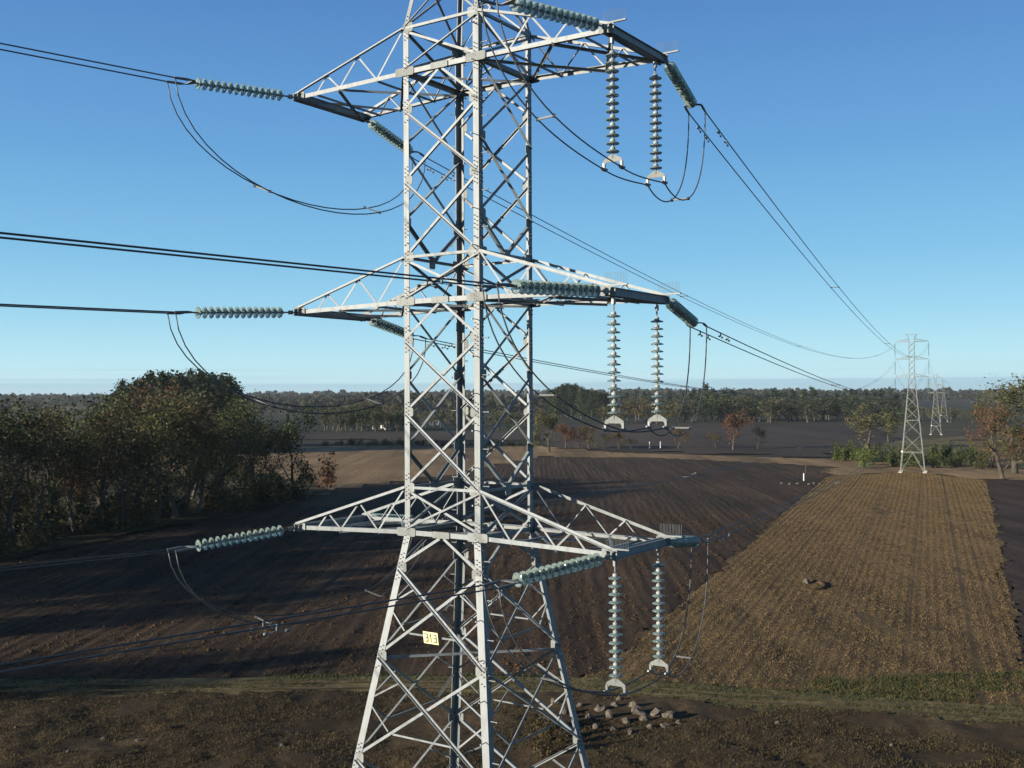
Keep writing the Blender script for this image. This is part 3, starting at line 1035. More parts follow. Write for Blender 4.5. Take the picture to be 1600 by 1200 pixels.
R_C = 0.016
for li, (lname, zl) in enumerate(LEVEL):
    for sd, sname, AL in ((-1, 'left', ARM_L), (1, 'right', ARM_R)):
        arm_txt = f'{lname} {sname} crossarm'
        side_n = Vector((-DN.y, DN.x, 0)) * -1
        sn = W(sd * (AL - .03), -(ENDW + .12), zl - .10)
        sf = W(sd * (AL - .03), ENDW + .12, zl - .10)
        end_f = FT + FPERP * 4.3 * sd + ZX * FAR_HANG[li]
        dn = (DN - ZX * NEAR_DROP[(lname, sd)]).normalized()
        span = end_f - sf
        df = (Vector((span.x, span.y, 0)).normalized() - ZX * 0.125).normalized()
        pn = Vector((DN.y, -DN.x, 0)).normalized(); pf = Vector((df.y, -df.x, 0)).normalized()
        if pn.dot(UX) < 0: pn = -pn
        if pf.dot(UX) < 0: pf = -pf
        _, _, e = string(sn, dn, pn, 14, .30, f'glass disc tension string pulling towards the camera from the {arm_txt}', 'tension insulator strings', 'ten')
        string(sf, df, pf, 14, .26, f'glass disc tension string pulling towards the distant pylon from the {arm_txt}', 'tension insulator strings', 'ten')
        cl_n = {k: sn + dn * (e + .60) + pn * .21 * k for k in (-1, 1)}
        cl_f = {k: sf + df * (e + .56) + pf * .21 * k for k in (-1, 1)}
        which = {-1: 'left hand', 1: 'right hand'}
        # conductors towards the camera
        for k in (-1, 1):
            L_ = 240.0
            rise = .012 if (lname, sd) == ('middle', 1) else -.006
            pts = []
            for i in range(41):
                s = L_ * (i / 40) ** 1.6
                pts.append(cl_n[k] + DN * s + ZX * (rise * s + 0.006 * s * s / L_))
            c = cable('conductor', pts, R_C, f'{which[k]} twin cable running out left from the {arm_txt}', 'power cable', 'conductors towards the camera')
            j = pts[0].lerp(pts[-1], 0.0) + (pts[6] - pts[0]).normalized() * (1.3 if lname != 'lower' else 4.6)
            if sd > 0:
                damper(j, DN, c)
        # conductors towards the next tower
        for k in (-1, 1):
            A = cl_f[k]; B = end_f + FPERP * .21 * k
            pts = []
            for i in range(61):
                s = (i / 60) ** 1.7
                pts.append(A.lerp(B, s) - ZX * 4 * 4.9 * s * (1 - s))
            c = cable('conductor', pts, R_C, f'{which[k]} twin cable running from the {arm_txt} to the distant pylon', 'power cable', 'conductors to the distant pylon')
            dd = (pts[2] - pts[0]).normalized()
            for q in (1.5, 2.5):
                damper(pts[0] + dd * (q + .3 * k), dd, c)
            if k == 1:
                for s in (.12, .3, .5, .72):
                    q = A.lerp(B, s) - ZX * 4 * 4.9 * s * (1 - s)
                    spacer(q, q - FPERP * .42, c, 'cable')
        # jumper loop below the arm
        if sd < 0:
            for k in (-1, 1):
                a, b = cl_n[k], cl_f[k]
                dr = 2.95 + .12 * k
                pts = bez(a, a + (b - a) * .02 - ZX * dr + VX * .1, b + (a - b) * -.02 - ZX * dr, b)
                c = cable('jumper_cable', pts, R_C, f'{which[k]} cable of the twin jumper loop hanging below the {arm_txt}', 'jumper cable', 'jumper loops')
                other = bez(cl_n[-k], cl_n[-k] - ZX * (2.95 - .12 * k), cl_f[-k] - ZX * (2.95 - .12 * k), cl_f[-k])
                if k == 1:
                    for i in (8, 15):
                        spacer(pts[i], other[i], c)
        else:
            sus = []
            for v, w_ in ((-1.08, 'near'), (.92, 'far')):
                st = W(AL - .085, v, zl - .19)
                txt = 'near end' if w_ == 'near' else 'far end'
                sroot, _, es = string(st, -ZX, UX, 13, .30 if True else 0, f'vertical glass disc string hanging from the {txt} of the {arm_txt}', 'hanging insulator strings', 'susp')
                sus.append((st, es))
            for k in (-1, 1):
                c1 = sus[0][0] - ZX * (sus[0][1] + .29) + UX * .21 * k
                c2 = sus[1][0] - ZX * (sus[1][1] + .29) + UX * .21 * k
                a, b = cl_n[k], cl_f[k]
                hv = (c2 - c1).normalized()
                p1 = bez(a, a - ZX * 1.9 + VX * .25, c1 - hv * 1.1 - ZX * -.15, c1, 18)
                p2 = bez(c1, c1 + hv * .6 - ZX * .10, c2 - hv * .6 - ZX * .04, c2, 8)
                p3 = bez(c2, c2 + hv * .75 - ZX * .55, b - ZX * 2.6 - VX * .02, b, 18)
                c = cable('jumper_cable', p1 + p2[1:] + p3[1:], R_C, f'{which[k]} cable of the twin jumper held under the {arm_txt}', 'jumper cable', 'jumper loops')
                if k == 1:
                    c1b = bez(sus[1][0] - ZX * (sus[1][1] + .29) - UX * .21, sus[1][0] - ZX * (sus[1][1] + .29) - UX * .21 + hv * .75 - ZX * .55, cl_f[-1] - ZX * 2.6, cl_f[-1], 18)
                    spacer(p3[8], c1b[8], c)
                    a2, c1c = cl_n[-1], sus[0][0] - ZX * (sus[0][1] + .29) - UX * .21
                    p1b = bez(a2, a2 - ZX * 1.9 + VX * .25, c1c - hv * 1.1 + ZX * .15, c1c, 18)
                    spacer(p1[9], p1b[9], c)

# ------------------------------------------------------------------ towers farther along the line
def far_tower(loc, rz, k, label, detail):
    root = empty('transmission_tower', loc, rz)
    tag(root, label, 'pylon', 'distant pylons')
    ZA = [26.0 * k, 30.8 * k, 35.6 * k]
    ht = 36.6 * k

    def w(z): return 0.72 * k if z > ZA[0] else 0.72 * k + (ZA[0] - z) * 0.092
    C4 = [(-1, -1), (1, -1), (1, 1), (-1, 1)]

    def P(i, z): return Vector((C4[i][0] * w(z), C4[i][1] * w(z), z))
    for i in range(4):
        mb = MB()
        mb.bar(P(i, 0), P(i, ZA[0]), .19, .19); mb.bar(P(i, ZA[0]), P(i, ht), .12, .12)
        mb.build('leg', M['far_steel'], root)
        mb = MB(); mb.box(P(i, 0.15), 1.0, 1.0, .5); mb.build('footing', M['concrete'], root)
    mb = MB()
    zz = [0, 5.5, 10.2, 14.2, 17.6, 20.5, 23.2, 26, 27.6, 29.2, 30.8, 32.4, 34, 35.6]
    zz = [z * k for z in zz]
    for j in range(len(zz) - 1):
        for i in range(4):
            a, b = i, (i + 1) % 4
            if j == 0:
                m = (P(a, zz[1]) + P(b, zz[1])) / 2
                mb.bar(P(a, 0), m, .12, .12); mb.bar(P(b, 0), m, .12, .12)
            else:
                mb.bar(P(a, zz[j]), P(b, zz[j + 1]), .075, .075); mb.bar(P(b, zz[j]), P(a, zz[j + 1]), .075, .075)
            if j in (1, 3): mb.bar(P(a, zz[j]), P(b, zz[j]), .13, .13)
    o = mb.build('bracing', M['far_steel'], root); o['kind'] = 'stuff'
    for z in ZA:
        for sd in (-1, 1):
            mb = MB()
            tip = Vector((sd * 4.3 * k, 0, z))
            for v in (-1, 1):
                r0 = Vector((sd * .72 * k, v * .72 * k, z)); r1 = r0 + ZX * .8 * k
                mb.bar(r0, tip, .13, .13); mb.bar(r1, tip, .09, .09)
                for f1, f2 in ((.0, .3), (.3, .6)):
                    mb.bar(r1.lerp(tip, f1), r0.lerp(tip, f2), .06, .06)
            mb.build('crossarm', M['far_steel'], root)
    mb = MB()
    mb.bar(Vector((-1.6 * k, 0, ht + .9 * k)), Vector((1.6 * k, 0, ht + .9 * k)), .12, .12)
    for i in range(4):
        mb.bar(P(i, ht), Vector((C4[i][0] * 1.3 * k, 0, ht + .9 * k)), .09, .09)
    mb.build('peak_beam', M['far_steel'], root)
    mb = MB(); mb.box((-2.6 * k, -2.75 * k, 5.8 * k), .5, .05, .4); mb.build('number_plate', M['white'], root)
    Rm = Matrix.Translation(loc) @ Matrix.Rotation(rz, 4, 'Z')
    nm = ['lowest', 'middle', 'top']
    for q, z in enumerate(ZA):
        for sd, sname in ((-1, 'left'), (1, 'right')):
            mb = MB()
            pts, rr = [], []
            for i in range(14):
                pts += [(0, 0, -.5 - i * .22), (0, 0, -.55 - i * .22), (0, 0, -.64 - i * .22)]
                rr += [.04, .16, .05]
            mb.tube([(0, 0, -.05), (0, 0, -.45)] + pts + [(0, 0, -3.9)], [.03, .03] + rr + [.03], 6)
            mb.bar(Vector((-.25, 0, -3.9)), Vector((.25, 0, -3.9)), .06, .12)
            o = mb.build('insulator_string', M['glass'])
            o.matrix_world = Rm @ Matrix.Translation((sd * 4.3 * k, 0, z - .05))
            tag(o, f'thin insulator string on the {nm[q]} {sname} arm of the {detail}', 'insulator', 'insulators of the distant pylons')
    return root


frz = math.atan2(FPERP.y, FPERP.x)
KT = 1.0
far_tower(FT, frz, 1.015, 'distant lattice pylon standing at the end of the stubble strip', 'nearest distant pylon')
T2 = FT + Vector((math.sin(math.radians(22.4)), math.cos(math.radians(22.4)), 0)) * 305
T3 = T2 + Vector((math.sin(math.radians(22.4)), math.cos(math.radians(22.4)), 0)) * 300
far_tower(T2, frz, .86, 'faint second pylon seen just right of the first distant pylon', 'second distant pylon')
far_tower(T3, frz, .88, 'faintest third pylon farthest along the line', 'third distant pylon')
for a_, b_, ka, kb, nm in ((FT, T2, 1.015, .86, 'first to the second'), (T2, T3, .86, .88, 'second to the third')):
    for q, base in enumerate((26.0, 30.8, 35.6)):
        for sd, sname in ((-1, 'left'), (1, 'right')):
            A = a_ + FPERP * 4.3 * ka * sd + ZX * (base * ka - 3.95); B = b_ + FPERP * 4.3 * kb * sd + ZX * (base * kb - 3.95)
            pts = [A.lerp(B, i / 24) - ZX * 4 * 5.5 * (i / 24) * (1 - i / 24) for i in range(25)]
            cable('conductor', pts, .022, f'{sname} {["lowest", "middle", "top"][q]} cable from the {nm} distant pylon', 'power cable', 'far conductors', 4)
# ------------------------------------------------------------------ trees
def leaf_quads(centers, n, sig, size, r, flat=0.5):
    """n small leaf clumps scattered round the twig ends"""
    C = np.array(centers)
    k = r.integers(0, len(C), n)
    p = C[k, :3] + np.clip(r.normal(0, 1, (n, 3)), -1.6, 1.6) * C[k, 3:4] * sig
    a = r.normal(0, 1, (n, 3)); a[:, 2] *= flat
    a /= np.linalg.norm(a, axis=1, keepdims=True)
    b = np.cross(a, r.normal(0, 1, (n, 3))); b /= np.linalg.norm(b, axis=1, keepdims=True)
    s = size * (0.4 + 1.3 * r.random((n, 1)) ** 2)
    a *= s; b *= s * (0.5 + 0.4 * r.random((n, 1)))
    V = np.stack([p - a * .5 - b * .2, p + a * .1 - b * .55, p + a * .6 + b * .1, p - a * .05 + b * .5], 1)
    return V.reshape(-1, 3), np.arange(n * 4).reshape(n, 4)


def make_broadleaf(seed, ht, spread, fork, nleaf, lsize, levels=3, sig=0.55, sides=6, lean=0.05, bare=0.0, low=0.0):
    """tapered trunk, forking limbs, twigs, and leaf clumps round the twig ends"""
    R = random.Random(seed)
    r = np.random.default_rng(seed)
    wood = MB()
    ends = []

    def grow(p, d, length, rad, lev):
        n = 4 if lev < 2 else 3
        pts, rr = [p], [rad]
        for i in range(n):
            d = (d + Vector((R.gauss(0, .16), R.gauss(0, .16), R.gauss(0.05, .10)))).normalized()
            p = p + d * length / n
            pts.append(p); rr.append(rad * (1 - .55 * (i + 1) / n))
        wood.tube(pts, rr, max(3, sides - lev), caps=False)
        if lev >= levels:
            ends.append((*p, length * .55)); ends.append((*pts[-2], length * .45))
            return
        m = R.randint(3, 4) if lev == 0 else R.randint(3, 5)
        a0 = R.random() * 6.28
        for i in range(m):
            t = 1.0 if i < 2 else R.uniform(.45, .95)
            q = pts[-1] if t == 1.0 else pts[max(1, int(t * n))]
            a = a0 + i * 2.4 + R.uniform(-.4, .4)
            tilt = R.uniform(.35, .85) * spread
            base = d
            o = base.orthogonal().normalized()
            o2 = base.cross(o)
            nd = (base * math.cos(tilt) + (o * math.cos(a) + o2 * math.sin(a)) * math.sin(tilt)).normalized()
            nd = (nd + Vector((0, 0, .12))).normalized()
            grow(q, nd, length * R.uniform(.58, .80), rr[-1] * R.uniform(.62, .8), lev + 1)
        if lev > 0 and R.random() < .5:
            ends.append((*p, length * .3))
    grow(Vector((0, 0, -.3)), Vector((R.gauss(0, lean), R.gauss(0, lean), 1)).normalized(), ht * fork, ht * .020, 0)
    if low > 0:
        for i in range(int(10 * low)):                 # short shoots low on the trunk
            a = R.random() * 6.28; z = ht * R.uniform(.12, fork)
            ends.append((math.cos(a) * 1.2, math.sin(a) * 1.2, z, 1.2))
    zmax = max(e_[2] + e_[3] for e_ in ends)
    k = ht / zmax
    V, F = leaf_quads(ends, nleaf, sig, lsize / k, r)
    V[:, 2] = np.maximum(V[:, 2], .3)
    wood.v = [(a * k, b * k, c * k) for a, b, c in wood.v]
    return wood.mesh('trunk', M['bark'], True), np_mesh('crown', V * k, F, M['leaf_olive'])


def make_conifer(seed, ht, rad, nleaf, lsize, top=0.9):
    """tall evergreen with a ragged, rather narrow crown"""
    R = random.Random(seed); r = np.random.default_rng(seed)
    wood = MB()
    wood.tube([(0, 0, -.3), (.1, 0, ht * .4), (.05, .1, ht * .97)], [ht * .016, ht * .011, .04], 5, caps=False)
    ends = []
    z = ht * .14
    while z < ht:
        f = (z / ht)
        w = rad * (1.15 - f) ** .55 * (0.55 + .45 * min(1, f * 4)) * (1 if f < top else .6)
        for i in range(R.randint(4, 6)):
            a = R.random() * 6.28; l = w * R.uniform(.45, 1.1)
            p = Vector((math.cos(a) * l, math.sin(a) * l, z + R.uniform(-.4, .8)))
            wood.tube([(0, 0, z - .3), p], [.06, .02], 3, caps=False)
            ends.append((*p, .75 + .07 * ht * .3)); ends.append((*(p * .6 + Vector((0, 0, z * .4))), .8))
        z += ht * .045
    V, F = leaf_quads(ends, nleaf, .75, lsize, r)
    return wood.mesh('trunk', M['bark'], True), np_mesh('crown', V, F, M['leaf_dark'])


def make_shrub(seed, ht, rad, nleaf, lsize):
    R = random.Random(seed); r = np.random.default_rng(seed)
    wood = MB(); ends = []
    for i in range(9):
        a = R.random() * 6.28; l = rad * R.uniform(.2, 1)
        p = Vector((math.cos(a) * l, math.sin(a) * l, ht * R.uniform(.45, .95)))
        wood.tube([(p.x * .15, p.y * .15, -.1), (p.x * .5, p.y * .5, p.z * .55), p], [.05, .035, .01], 4, caps=False)
        ends += [(*p, rad * .5), (*(p * .65), rad * .5), (p.x * .9, p.y * .9, p.z * .35, rad * .45)]
    V, F = leaf_quads(ends, nleaf, .5, lsize, r)
    V[:, 2] = np.maximum(V[:, 2], .05)
    return wood.mesh('stem', M['bark'], True), np_mesh('foliage', V, F, M['leaf_green'])


BROAD = [make_broadleaf(100 + i, 20, [1.0, 1.15, .9, 1.1, 1.25, .95][i], [.30, .24, .36, .28, .22, .32][i], [5600, 4300, 6200, 3600, 5400, 2900][i], .34, sig=.58, low=[1, 0, 1, 0, 1, 0][i]) for i in range(6)]
MIDT = [make_broadleaf(200 + i, 18, 1.1, [.22, .28, .2, .26][i], [3600, 3000, 3800, 2600][i], .50, levels=3, sig=.68, sides=5, low=.6) for i in range(4)]
FART = [make_broadleaf(300 + i, 20, 1.0, .24, 700, 1.15, levels=2, sig=.62, sides=5, low=1.2) for i in range(5)]
PINE = [make_conifer(400 + i, 26, [3.4, 2.9, 3.8][i], 900, 1.15) for i in range(3)]
EUC = [make_conifer(420 + i, 27, [4.6, 5.2, 4.2][i], 2400, .80, .95) for i in range(3)]
SHR = [make_shrub(500 + i, 4, [2.0, 1.6, 2.4][i], 900, .34) for i in range(3)]


def plant(name, meshes, loc, s, rz, leaf, label, cat, group, parts=('trunk', 'crown'), sx=1.0):
    root = empty(name, loc, rz)
    root.scale = (s * sx, s * sx, s)
    tag(root, label, cat, group)
    for nm, me in zip(parts, meshes):
        o = link(bpy.data.objects.new(nm, me), root)
        if nm in ('crown', 'foliage'):
            o.material_slots[0].link = 'OBJECT'
            o.material_slots[0].material = M[leaf]
    return root


TENS = {2: 'twent', 3: 'thirt', 4: 'fort', 5: 'fift', 6: 'sixt'}
ORD = ['first', 'second', 'third', 'fourth', 'fifth', 'sixth', 'seventh', 'eighth', 'ninth', 'tenth', 'eleventh', 'twelfth', 'thirteenth', 'fourteenth', 'fifteenth', 'sixteenth', 'seventeenth', 'eighteenth', 'nineteenth', 'twentieth']
for q_ in range(21, 70):
    ORD.append(TENS[q_ // 10] + ('ieth' if q_ % 10 == 0 else 'y-' + ORD[q_ % 10 - 1]))
CNAME = {'leaf_brown': 'brown leaved', 'leaf_olive': 'olive leaved', 'leaf_green': 'green leaved', 'leaf_rust': 'rust red', 'leaf_bright': 'bright green', 'leaf_dark': 'dark evergreen', 'leaf_grey': 'grey green'}
R0 = random.Random(11)
edge_d = Vector((.305, .952, 0)); edge_n = Vector((-.952, .305, 0))
edge_0 = Vector((-72, 147, 0))
for row, (cnt, off, s0) in enumerate(((18, 3, -52), (16, 11, -50), (14, 20, -48), (10, 30, -30))):
    rname = ['front', 'second', 'third', 'back'][row]
    items = []
    for i in range(cnt):
        s = s0 + i * (150 / cnt) * (1.0 if row < 3 else .9) + R0.uniform(-2, 2)
        if s > 94: continue
        items.append((s, off + R0.uniform(-2.5, 2.5)))
    items.sort(reverse=True)
    for i, (s, of) in enumerate(items):
        p = edge_0 + edge_d * s + edge_n * of
        lf = R0.choices(['leaf_brown', 'leaf_olive', 'leaf_rust', 'leaf_green'], [4.5, 6, .2, 2.4])[0]
        if row == 0 and lf == 'leaf_rust': lf = 'leaf_brown'
        sc = R0.uniform(.90, 1.20) * (0.86 if (row == 0 and s > 70) else 1.0)
        plant('grove_tree', BROAD[R0.randrange(6)], p, sc, R0.uniform(0, 6.28), lf,
              f'{ORD[i]} tree from the right end in the {rname} row of the left grove, {CNAME[lf]}', 'tree', 'trees of the left grove')
for px, py, s, lf, txt in ((258, 800, 1.28, 'leaf_rust', 'rust red crown showing in the middle of the left grove'),
                           (70, 830, .80, 'leaf_rust', 'dull red tree low at the left end of the grove'),
                           (110, 818, 1.06, 'leaf_bright', 'yellow green crown rising near the left end of the grove')):
    plant('grove_tree', BROAD[1], g(px, py), s, R0.uniform(0, 6), lf, txt, 'tree', 'trees of the left grove')
for i, (x, y) in enumerate([(-84, 91), (-92, 85), (-99, 80), (-90, 96), (-104, 91), (-110, 75), (-115, 85), (-122, 70), (-98, 101), (-130, 80), (-108, 100)]):
    plant('grove_tree', BROAD[i % 6], (x, y, 0), R0.uniform(1.0, 1.2), R0.uniform(0, 6.28), 'leaf_brown', 'tree beyond the left edge, at the near end of the left grove', 'tree', 'grove trees left of the view')
for i, (x, y) in enumerate([(-90, 54), (-97, 51), (-104, 47), (-113, 43), (-122, 38), (-131, 33)]):
    plant('grove_tree', BROAD[(i + 2) % 6], (x, y, 0), R0.uniform(.9, 1.1), R0.uniform(0, 6.28), 'leaf_brown', 'tree beyond the left edge whose shadow crosses the near ploughed field', 'tree', 'hedgerow trees left of the view')
for i in range(34):                                     # tall evergreens behind the grove
    px = 178 + 194 * (i + R0.random()) / 34; D = R0.uniform(405, 470)
    top = 582 + abs(px - 290) ** 2 * .0016
    x = (px - 800) / FPX * D
    ht = H + (620 - top) / FPX * D + R0.uniform(-3.5, 1.2)
    plant('evergreen_tree', EUC[i % 3], (x, D, 0), ht / 27, R0.uniform(0, 6.28), 'leaf_dark', f'{ORD[i]} tall dark evergreen from the left in the clump behind the left grove', 'tree', 'evergreens behind the grove')
for i in range(68):                                     # bushes along the feet of the grove
    s = -45 + 135 * (i + R0.random()) / 68; of = R0.uniform(-3.0, 12)
    p = edge_0 + edge_d * s + edge_n * of
    lf = R0.choice(['leaf_brown', 'leaf_olive', 'leaf_olive', 'leaf_green', 'leaf_dark'])
    plant('bush', SHR[i % 3], p, R0.uniform(.7, 1.5), R0.uniform(0, 6.28), lf, f'{CNAME[lf]} bush in the grove undergrowth, {ORD[67 - i]} from the right end', 'bush', 'undergrowth of the left grove', ('stem', 'foliage'))
for px, py, s, txt in ((385, 772, 1.3, 'bright green bush between trunks right of the grove middle'), (122, 815, 1.5, 'bright green bush between trunks at the left of the grove'), (428, 765, 1.0, 'small bright green bush at the right of the grove')):
    plant('bush', SHR[1], g(px, py), s, 1.0, 'leaf_bright', txt, 'bush', 'undergrowth of the left grove', ('stem', 'foliage'))
plant('bush', SHR[0], g(513, 764), 1.9, .4, 'leaf_rust', 'rust red bush hanging out at the right end of the grove', 'bush', 'undergrowth of the left grove', ('stem', 'foliage'), .7)


def by_px(name, meshes, mh, px, py, hpx, leaf, label, cat, group, parts=('trunk', 'crown'), sx=1.0):
    p = g(px, py)
    ht = hpx / FPX * p.y
    return plant(name, meshes, p, ht / mh, R0.uniform(0, 6.28), leaf, label, cat, group, parts, sx)


G1 = 'lone trees between the fields'
by_px('field_tree', BROAD[4], 20, 1567, 749, 122, 'leaf_rust', 'tree with rust red lower leaves and pale trunk at the right edge', 'tree', G1, sx=.9)
by_px('field_tree', BROAD[2], 20, 1586, 740, 157, 'leaf_olive', 'tallest olive green tree behind the red one at the right edge', 'tree', G1, sx=1.45)
by_px('field_tree', BROAD[0], 20, 1550, 731, 112, 'leaf_olive', 'slim olive tree left of the tallest tree at the right edge', 'tree', G1)
by_px('field_tree', MIDT[1], 18, 1356, 702, 72, 'leaf_olive', 'round olive tree standing left of the distant pylon', 'tree', G1, sx=1.25)
by_px('field_tree', MIDT[3], 18, 1388, 692, 58, 'leaf_dark', 'dark tree just behind the round olive tree beside the distant pylon', 'tree', G1)
by_px('field_tree', MIDT[2], 18, 858, 708, 66, 'leaf_olive', 'olive green tree close right of the near pylon at the field edge', 'tree', G1, sx=.9)
by_px('field_tree', MIDT[0], 18, 1146, 704, 64, 'leaf_rust', 'reddish brown tree in the middle of the far field edge', 'tree', G1, sx=.9)
by_px('field_tree', MIDT[3], 18, 1060, 702, 36, 'leaf_brown', 'small brown tree right of the hanging insulators at the field edge', 'tree', G1, sx=1.2)
by_px('field_tree', MIDT[1], 18, 1118, 701, 30, 'leaf_brown', 'small brown tree left of the reddish one at the field edge', 'tree', G1)
by_px('field_tree', MIDT[3], 18, 1184, 702, 40, 'leaf_grey', 'pale sparse tree right of the reddish one at the field edge', 'tree', G1, sx=.7)
for i, (px, hp, lf) in enumerate(((884, 44, 'leaf_rust'), (903, 36, 'leaf_rust'), (921, 40, 'leaf_brown'), (944, 26, 'leaf_brown'), (967, 30, 'leaf_brown'), (985, 20, 'leaf_brown'))):
    by_px('field_tree', MIDT[i % 4], 18, px, 702, hp, lf, f'{ORD[i]} low {CNAME[lf]} tree right of the near pylon along the field edge', 'tree', G1, sx=1.1)
for i in range(34):
    px = 1302 + 240 * (i + R0.random()) / 34
    lf = 'leaf_bright' if px < 1360 else R0.choice(['leaf_green', 'leaf_green', 'leaf_bright', 'leaf_olive'])
    by_px('shrub', SHR[i % 3], 4, px, R0.uniform(721, 733) if px > 1340 else R0.uniform(718, 722), R0.uniform(20, 33), lf, f'{CNAME[lf]} shrub, {ORD[i]} from the left in the thicket behind the distant pylon', 'shrub', 'thicket behind the distant pylon', ('stem', 'foliage'), .75)
for i in range(36):
    px = 500 + 345 * (i + R0.random()) / 36
    by_px('shrub', SHR[i % 3], 4, px, R0.uniform(694, 698), R0.uniform(6, 11), R0.choice(['leaf_dark', 'leaf_green', 'leaf_olive']), f'{ORD[i]} low shrub from the left in the hedge beyond the tan field', 'shrub', 'hedge of the tan field', ('stem', 'foliage'), 1.3)


def wood(n, x0, x1, y0, y1, top, kinds, label, group, mh=20, meshes=FART, sx=1.0, jit=3):
    for i in range(n):
        px = x0 + (x1 - x0) * (i + R0.random()) / n
        py = R0.uniform(y0, y1)
        tp = top(px) + R0.uniform(-jit, jit * 1.6) + 3.5 * math.sin(px * .043) + 2.5 * math.sin(px * .117 + 1)
        by_px('woodland_tree' if meshes is FART else 'pine_tree', meshes[i % len(meshes)], mh, px, py, py - tp, R0.choice(kinds), f'{ORD[i]} from the left: {label}', 'tree', group, sx=sx)


wood(24, 505, 640, 671, 675, lambda x: 636, ['leaf_green', 'leaf_grey', 'leaf_green'], 'grey green tree in the wood left of the near pylon', 'wood left of the near pylon')
wood(10, 545, 640, 664, 668, lambda x: 628, ['leaf_brown', 'leaf_grey'], 'brownish tree behind the wood left of the near pylon', 'wood left of the near pylon')
wood(24, 640, 862, 664, 672, lambda x: 640, ['leaf_brown', 'leaf_olive', 'leaf_grey'], 'olive brown tree in the belt seen through the near pylon', 'belt behind the near pylon')
wood(26, 858, 950, 650, 656, lambda x: 601 + max(0, (x - 905)) * .38 + max(0, 880 - x) * .4, ['leaf_dark', 'leaf_dark', 'leaf_green'], 'dark pine in the dense clump right of the near pylon', 'pine clump', 27, EUC, 1.25, 2)
wood(16, 935, 1075, 656, 662, lambda x: 630 - (x - 935) * .05, ['leaf_brown', 'leaf_olive', 'leaf_grey'], 'brownish tree between the pine clump and the long wood', 'trees beside the pine clump', sx=1.2)
wood(7, 975, 1060, 645, 650, lambda x: 612, ['leaf_dark'], 'dark pine above the brown trees behind the insulators', 'scattered pines', 26, PINE, 1.3)
wood(52, 1060, 1400, 655, 661, lambda x: 620 + max(0, x - 1300) * .03, ['leaf_grey', 'leaf_green', 'leaf_grey', 'leaf_dark'], 'grey green tree along the front of the long wood', 'long wood behind the far field', sx=1.4)
wood(34, 1060, 1420, 648, 653, lambda x: 612 + 4 * math.sin(x * .05), ['leaf_dark', 'leaf_dark', 'leaf_green'], 'taller dark tree at the back of the long wood', 'long wood behind the far field', 26, PINE, 1.4)
wood(20, 1425, 1560, 650, 662, lambda x: 634, ['leaf_brown', 'leaf_grey', 'leaf_olive'], 'hazy brown tree on the plain right of the distant pylon', 'trees right of the distant pylon', sx=1.2)

mb = MB()                                               # blue mountains far beyond the plain
rw = random.Random(3)
N_ = 46
for j, (yy, hh) in enumerate(((8300, 0.0), (8900, 1.0), (9600, .25))):
    for i in range(N_):
        x = 1500 + i * 95
        z = hill(np.array([x]), np.array([yy]))[0] + hh * (34 + 16 * math.sin(i * .16 - .9) + 4 * math.sin(i * .55) + rw.uniform(-2, 2)) * max(0, math.sin(math.pi * i / (N_ - 1))) ** .6
        mb.v.append((x, yy, z - 4 * (hh == 0)))
mb.f = [(j * N_ + i, j * N_ + i + 1, (j + 1) * N_ + i + 1, (j + 1) * N_ + i) for j in range(2) for i in range(N_ - 1)]
mb.m = [0] * len(mb.f)
tag(mb.build('mountains', M['plain'], None, True), kind='structure')

# far-off woods that read as one mass
r = np.random.default_rng(77)
n = 5200
D = 1150 * (6200 / 1150) ** (r.random(n * 3) ** .85)
X = (r.random(n * 3) - .5) * 1.25 * D
keep = (vnoise(X / 300 + 50, D / 420 + 50, 31) > .47 - .10 * (D > 2500)) & ~((X > .17 * D) & (X < .36 * D) & (D < 1500))
D, X = D[keep][:n], X[keep][:n]
n = len(D)
ht = r.uniform(9, 21, n) * (.7 + .7 * vnoise(X / 170, D / 260, 33))
q = 34
ang = r.random((n, q)) * 6.28; zz = r.random((n, q)) ** .8
rad = ht[:, None] * .34 * np.sqrt(np.clip(1.02 - (zz * 1.9 - .9) ** 2, .06, 1)) * (.55 + .5 * r.random((n, q)))
cx = X[:, None] + np.cos(ang) * rad; cy = D[:, None] + np.sin(ang) * rad
cz = hill(X, D)[:, None] + ht[:, None] * (.06 + .94 * zz)
pts = np.stack([cx, cy, cz], -1).reshape(-1, 3)
m = len(pts)
a = r.normal(0, 1, (m, 3)); a /= np.linalg.norm(a, axis=1, keepdims=True)
b = np.cross(a, r.normal(0, 1, (m, 3))); b /= np.linalg.norm(b, axis=1, keepdims=True)
sz = (ht[:, None] * .17 * (.7 + .7 * r.random((n, q)))).reshape(-1, 1)
V = np.stack([pts - a * sz, pts - b * sz, pts + a * sz, pts + b * sz], 1).reshape(-1, 3)
o = link(bpy.data.objects.new('distant_woods', np_mesh('distant_woods', V, np.arange(m * 4).reshape(m, 4), M['leaf_far'])))
tag(o, 'hazy patchwork of distant woods below the horizon', 'woods', kind='stuff')
# ------------------------------------------------------------------ small things in the fields
def rock_mesh(seed):
    R = random.Random(seed)
    import bmesh
    bm = bmesh.new()
    bmesh.ops.create_icosphere(bm, subdivisions=2, radius=1)
    off = Vector((seed * 3.1, 0, 0))
    sx, sy, sz = R.uniform(.8, 1.2), R.uniform(.7, 1.0), R.uniform(.6, 1.0)
    for v in bm.verts:
        k = 1 + .6 * mnoise.cell(v.co * 1.3 + off) * .5 + .35 * mnoise.noise(v.co * 1.6 + off)
        v.co = Vector((v.co.x * sx, v.co.y * sy, v.co.z * sz)) * k
    me = bpy.data.meshes.new('rock')
    bm.to_mesh(me); bm.free()
    me.materials.append(M['rock'])
    return me


ROCK = [rock_mesh(i) for i in range(5)]
RR = random.Random(5)


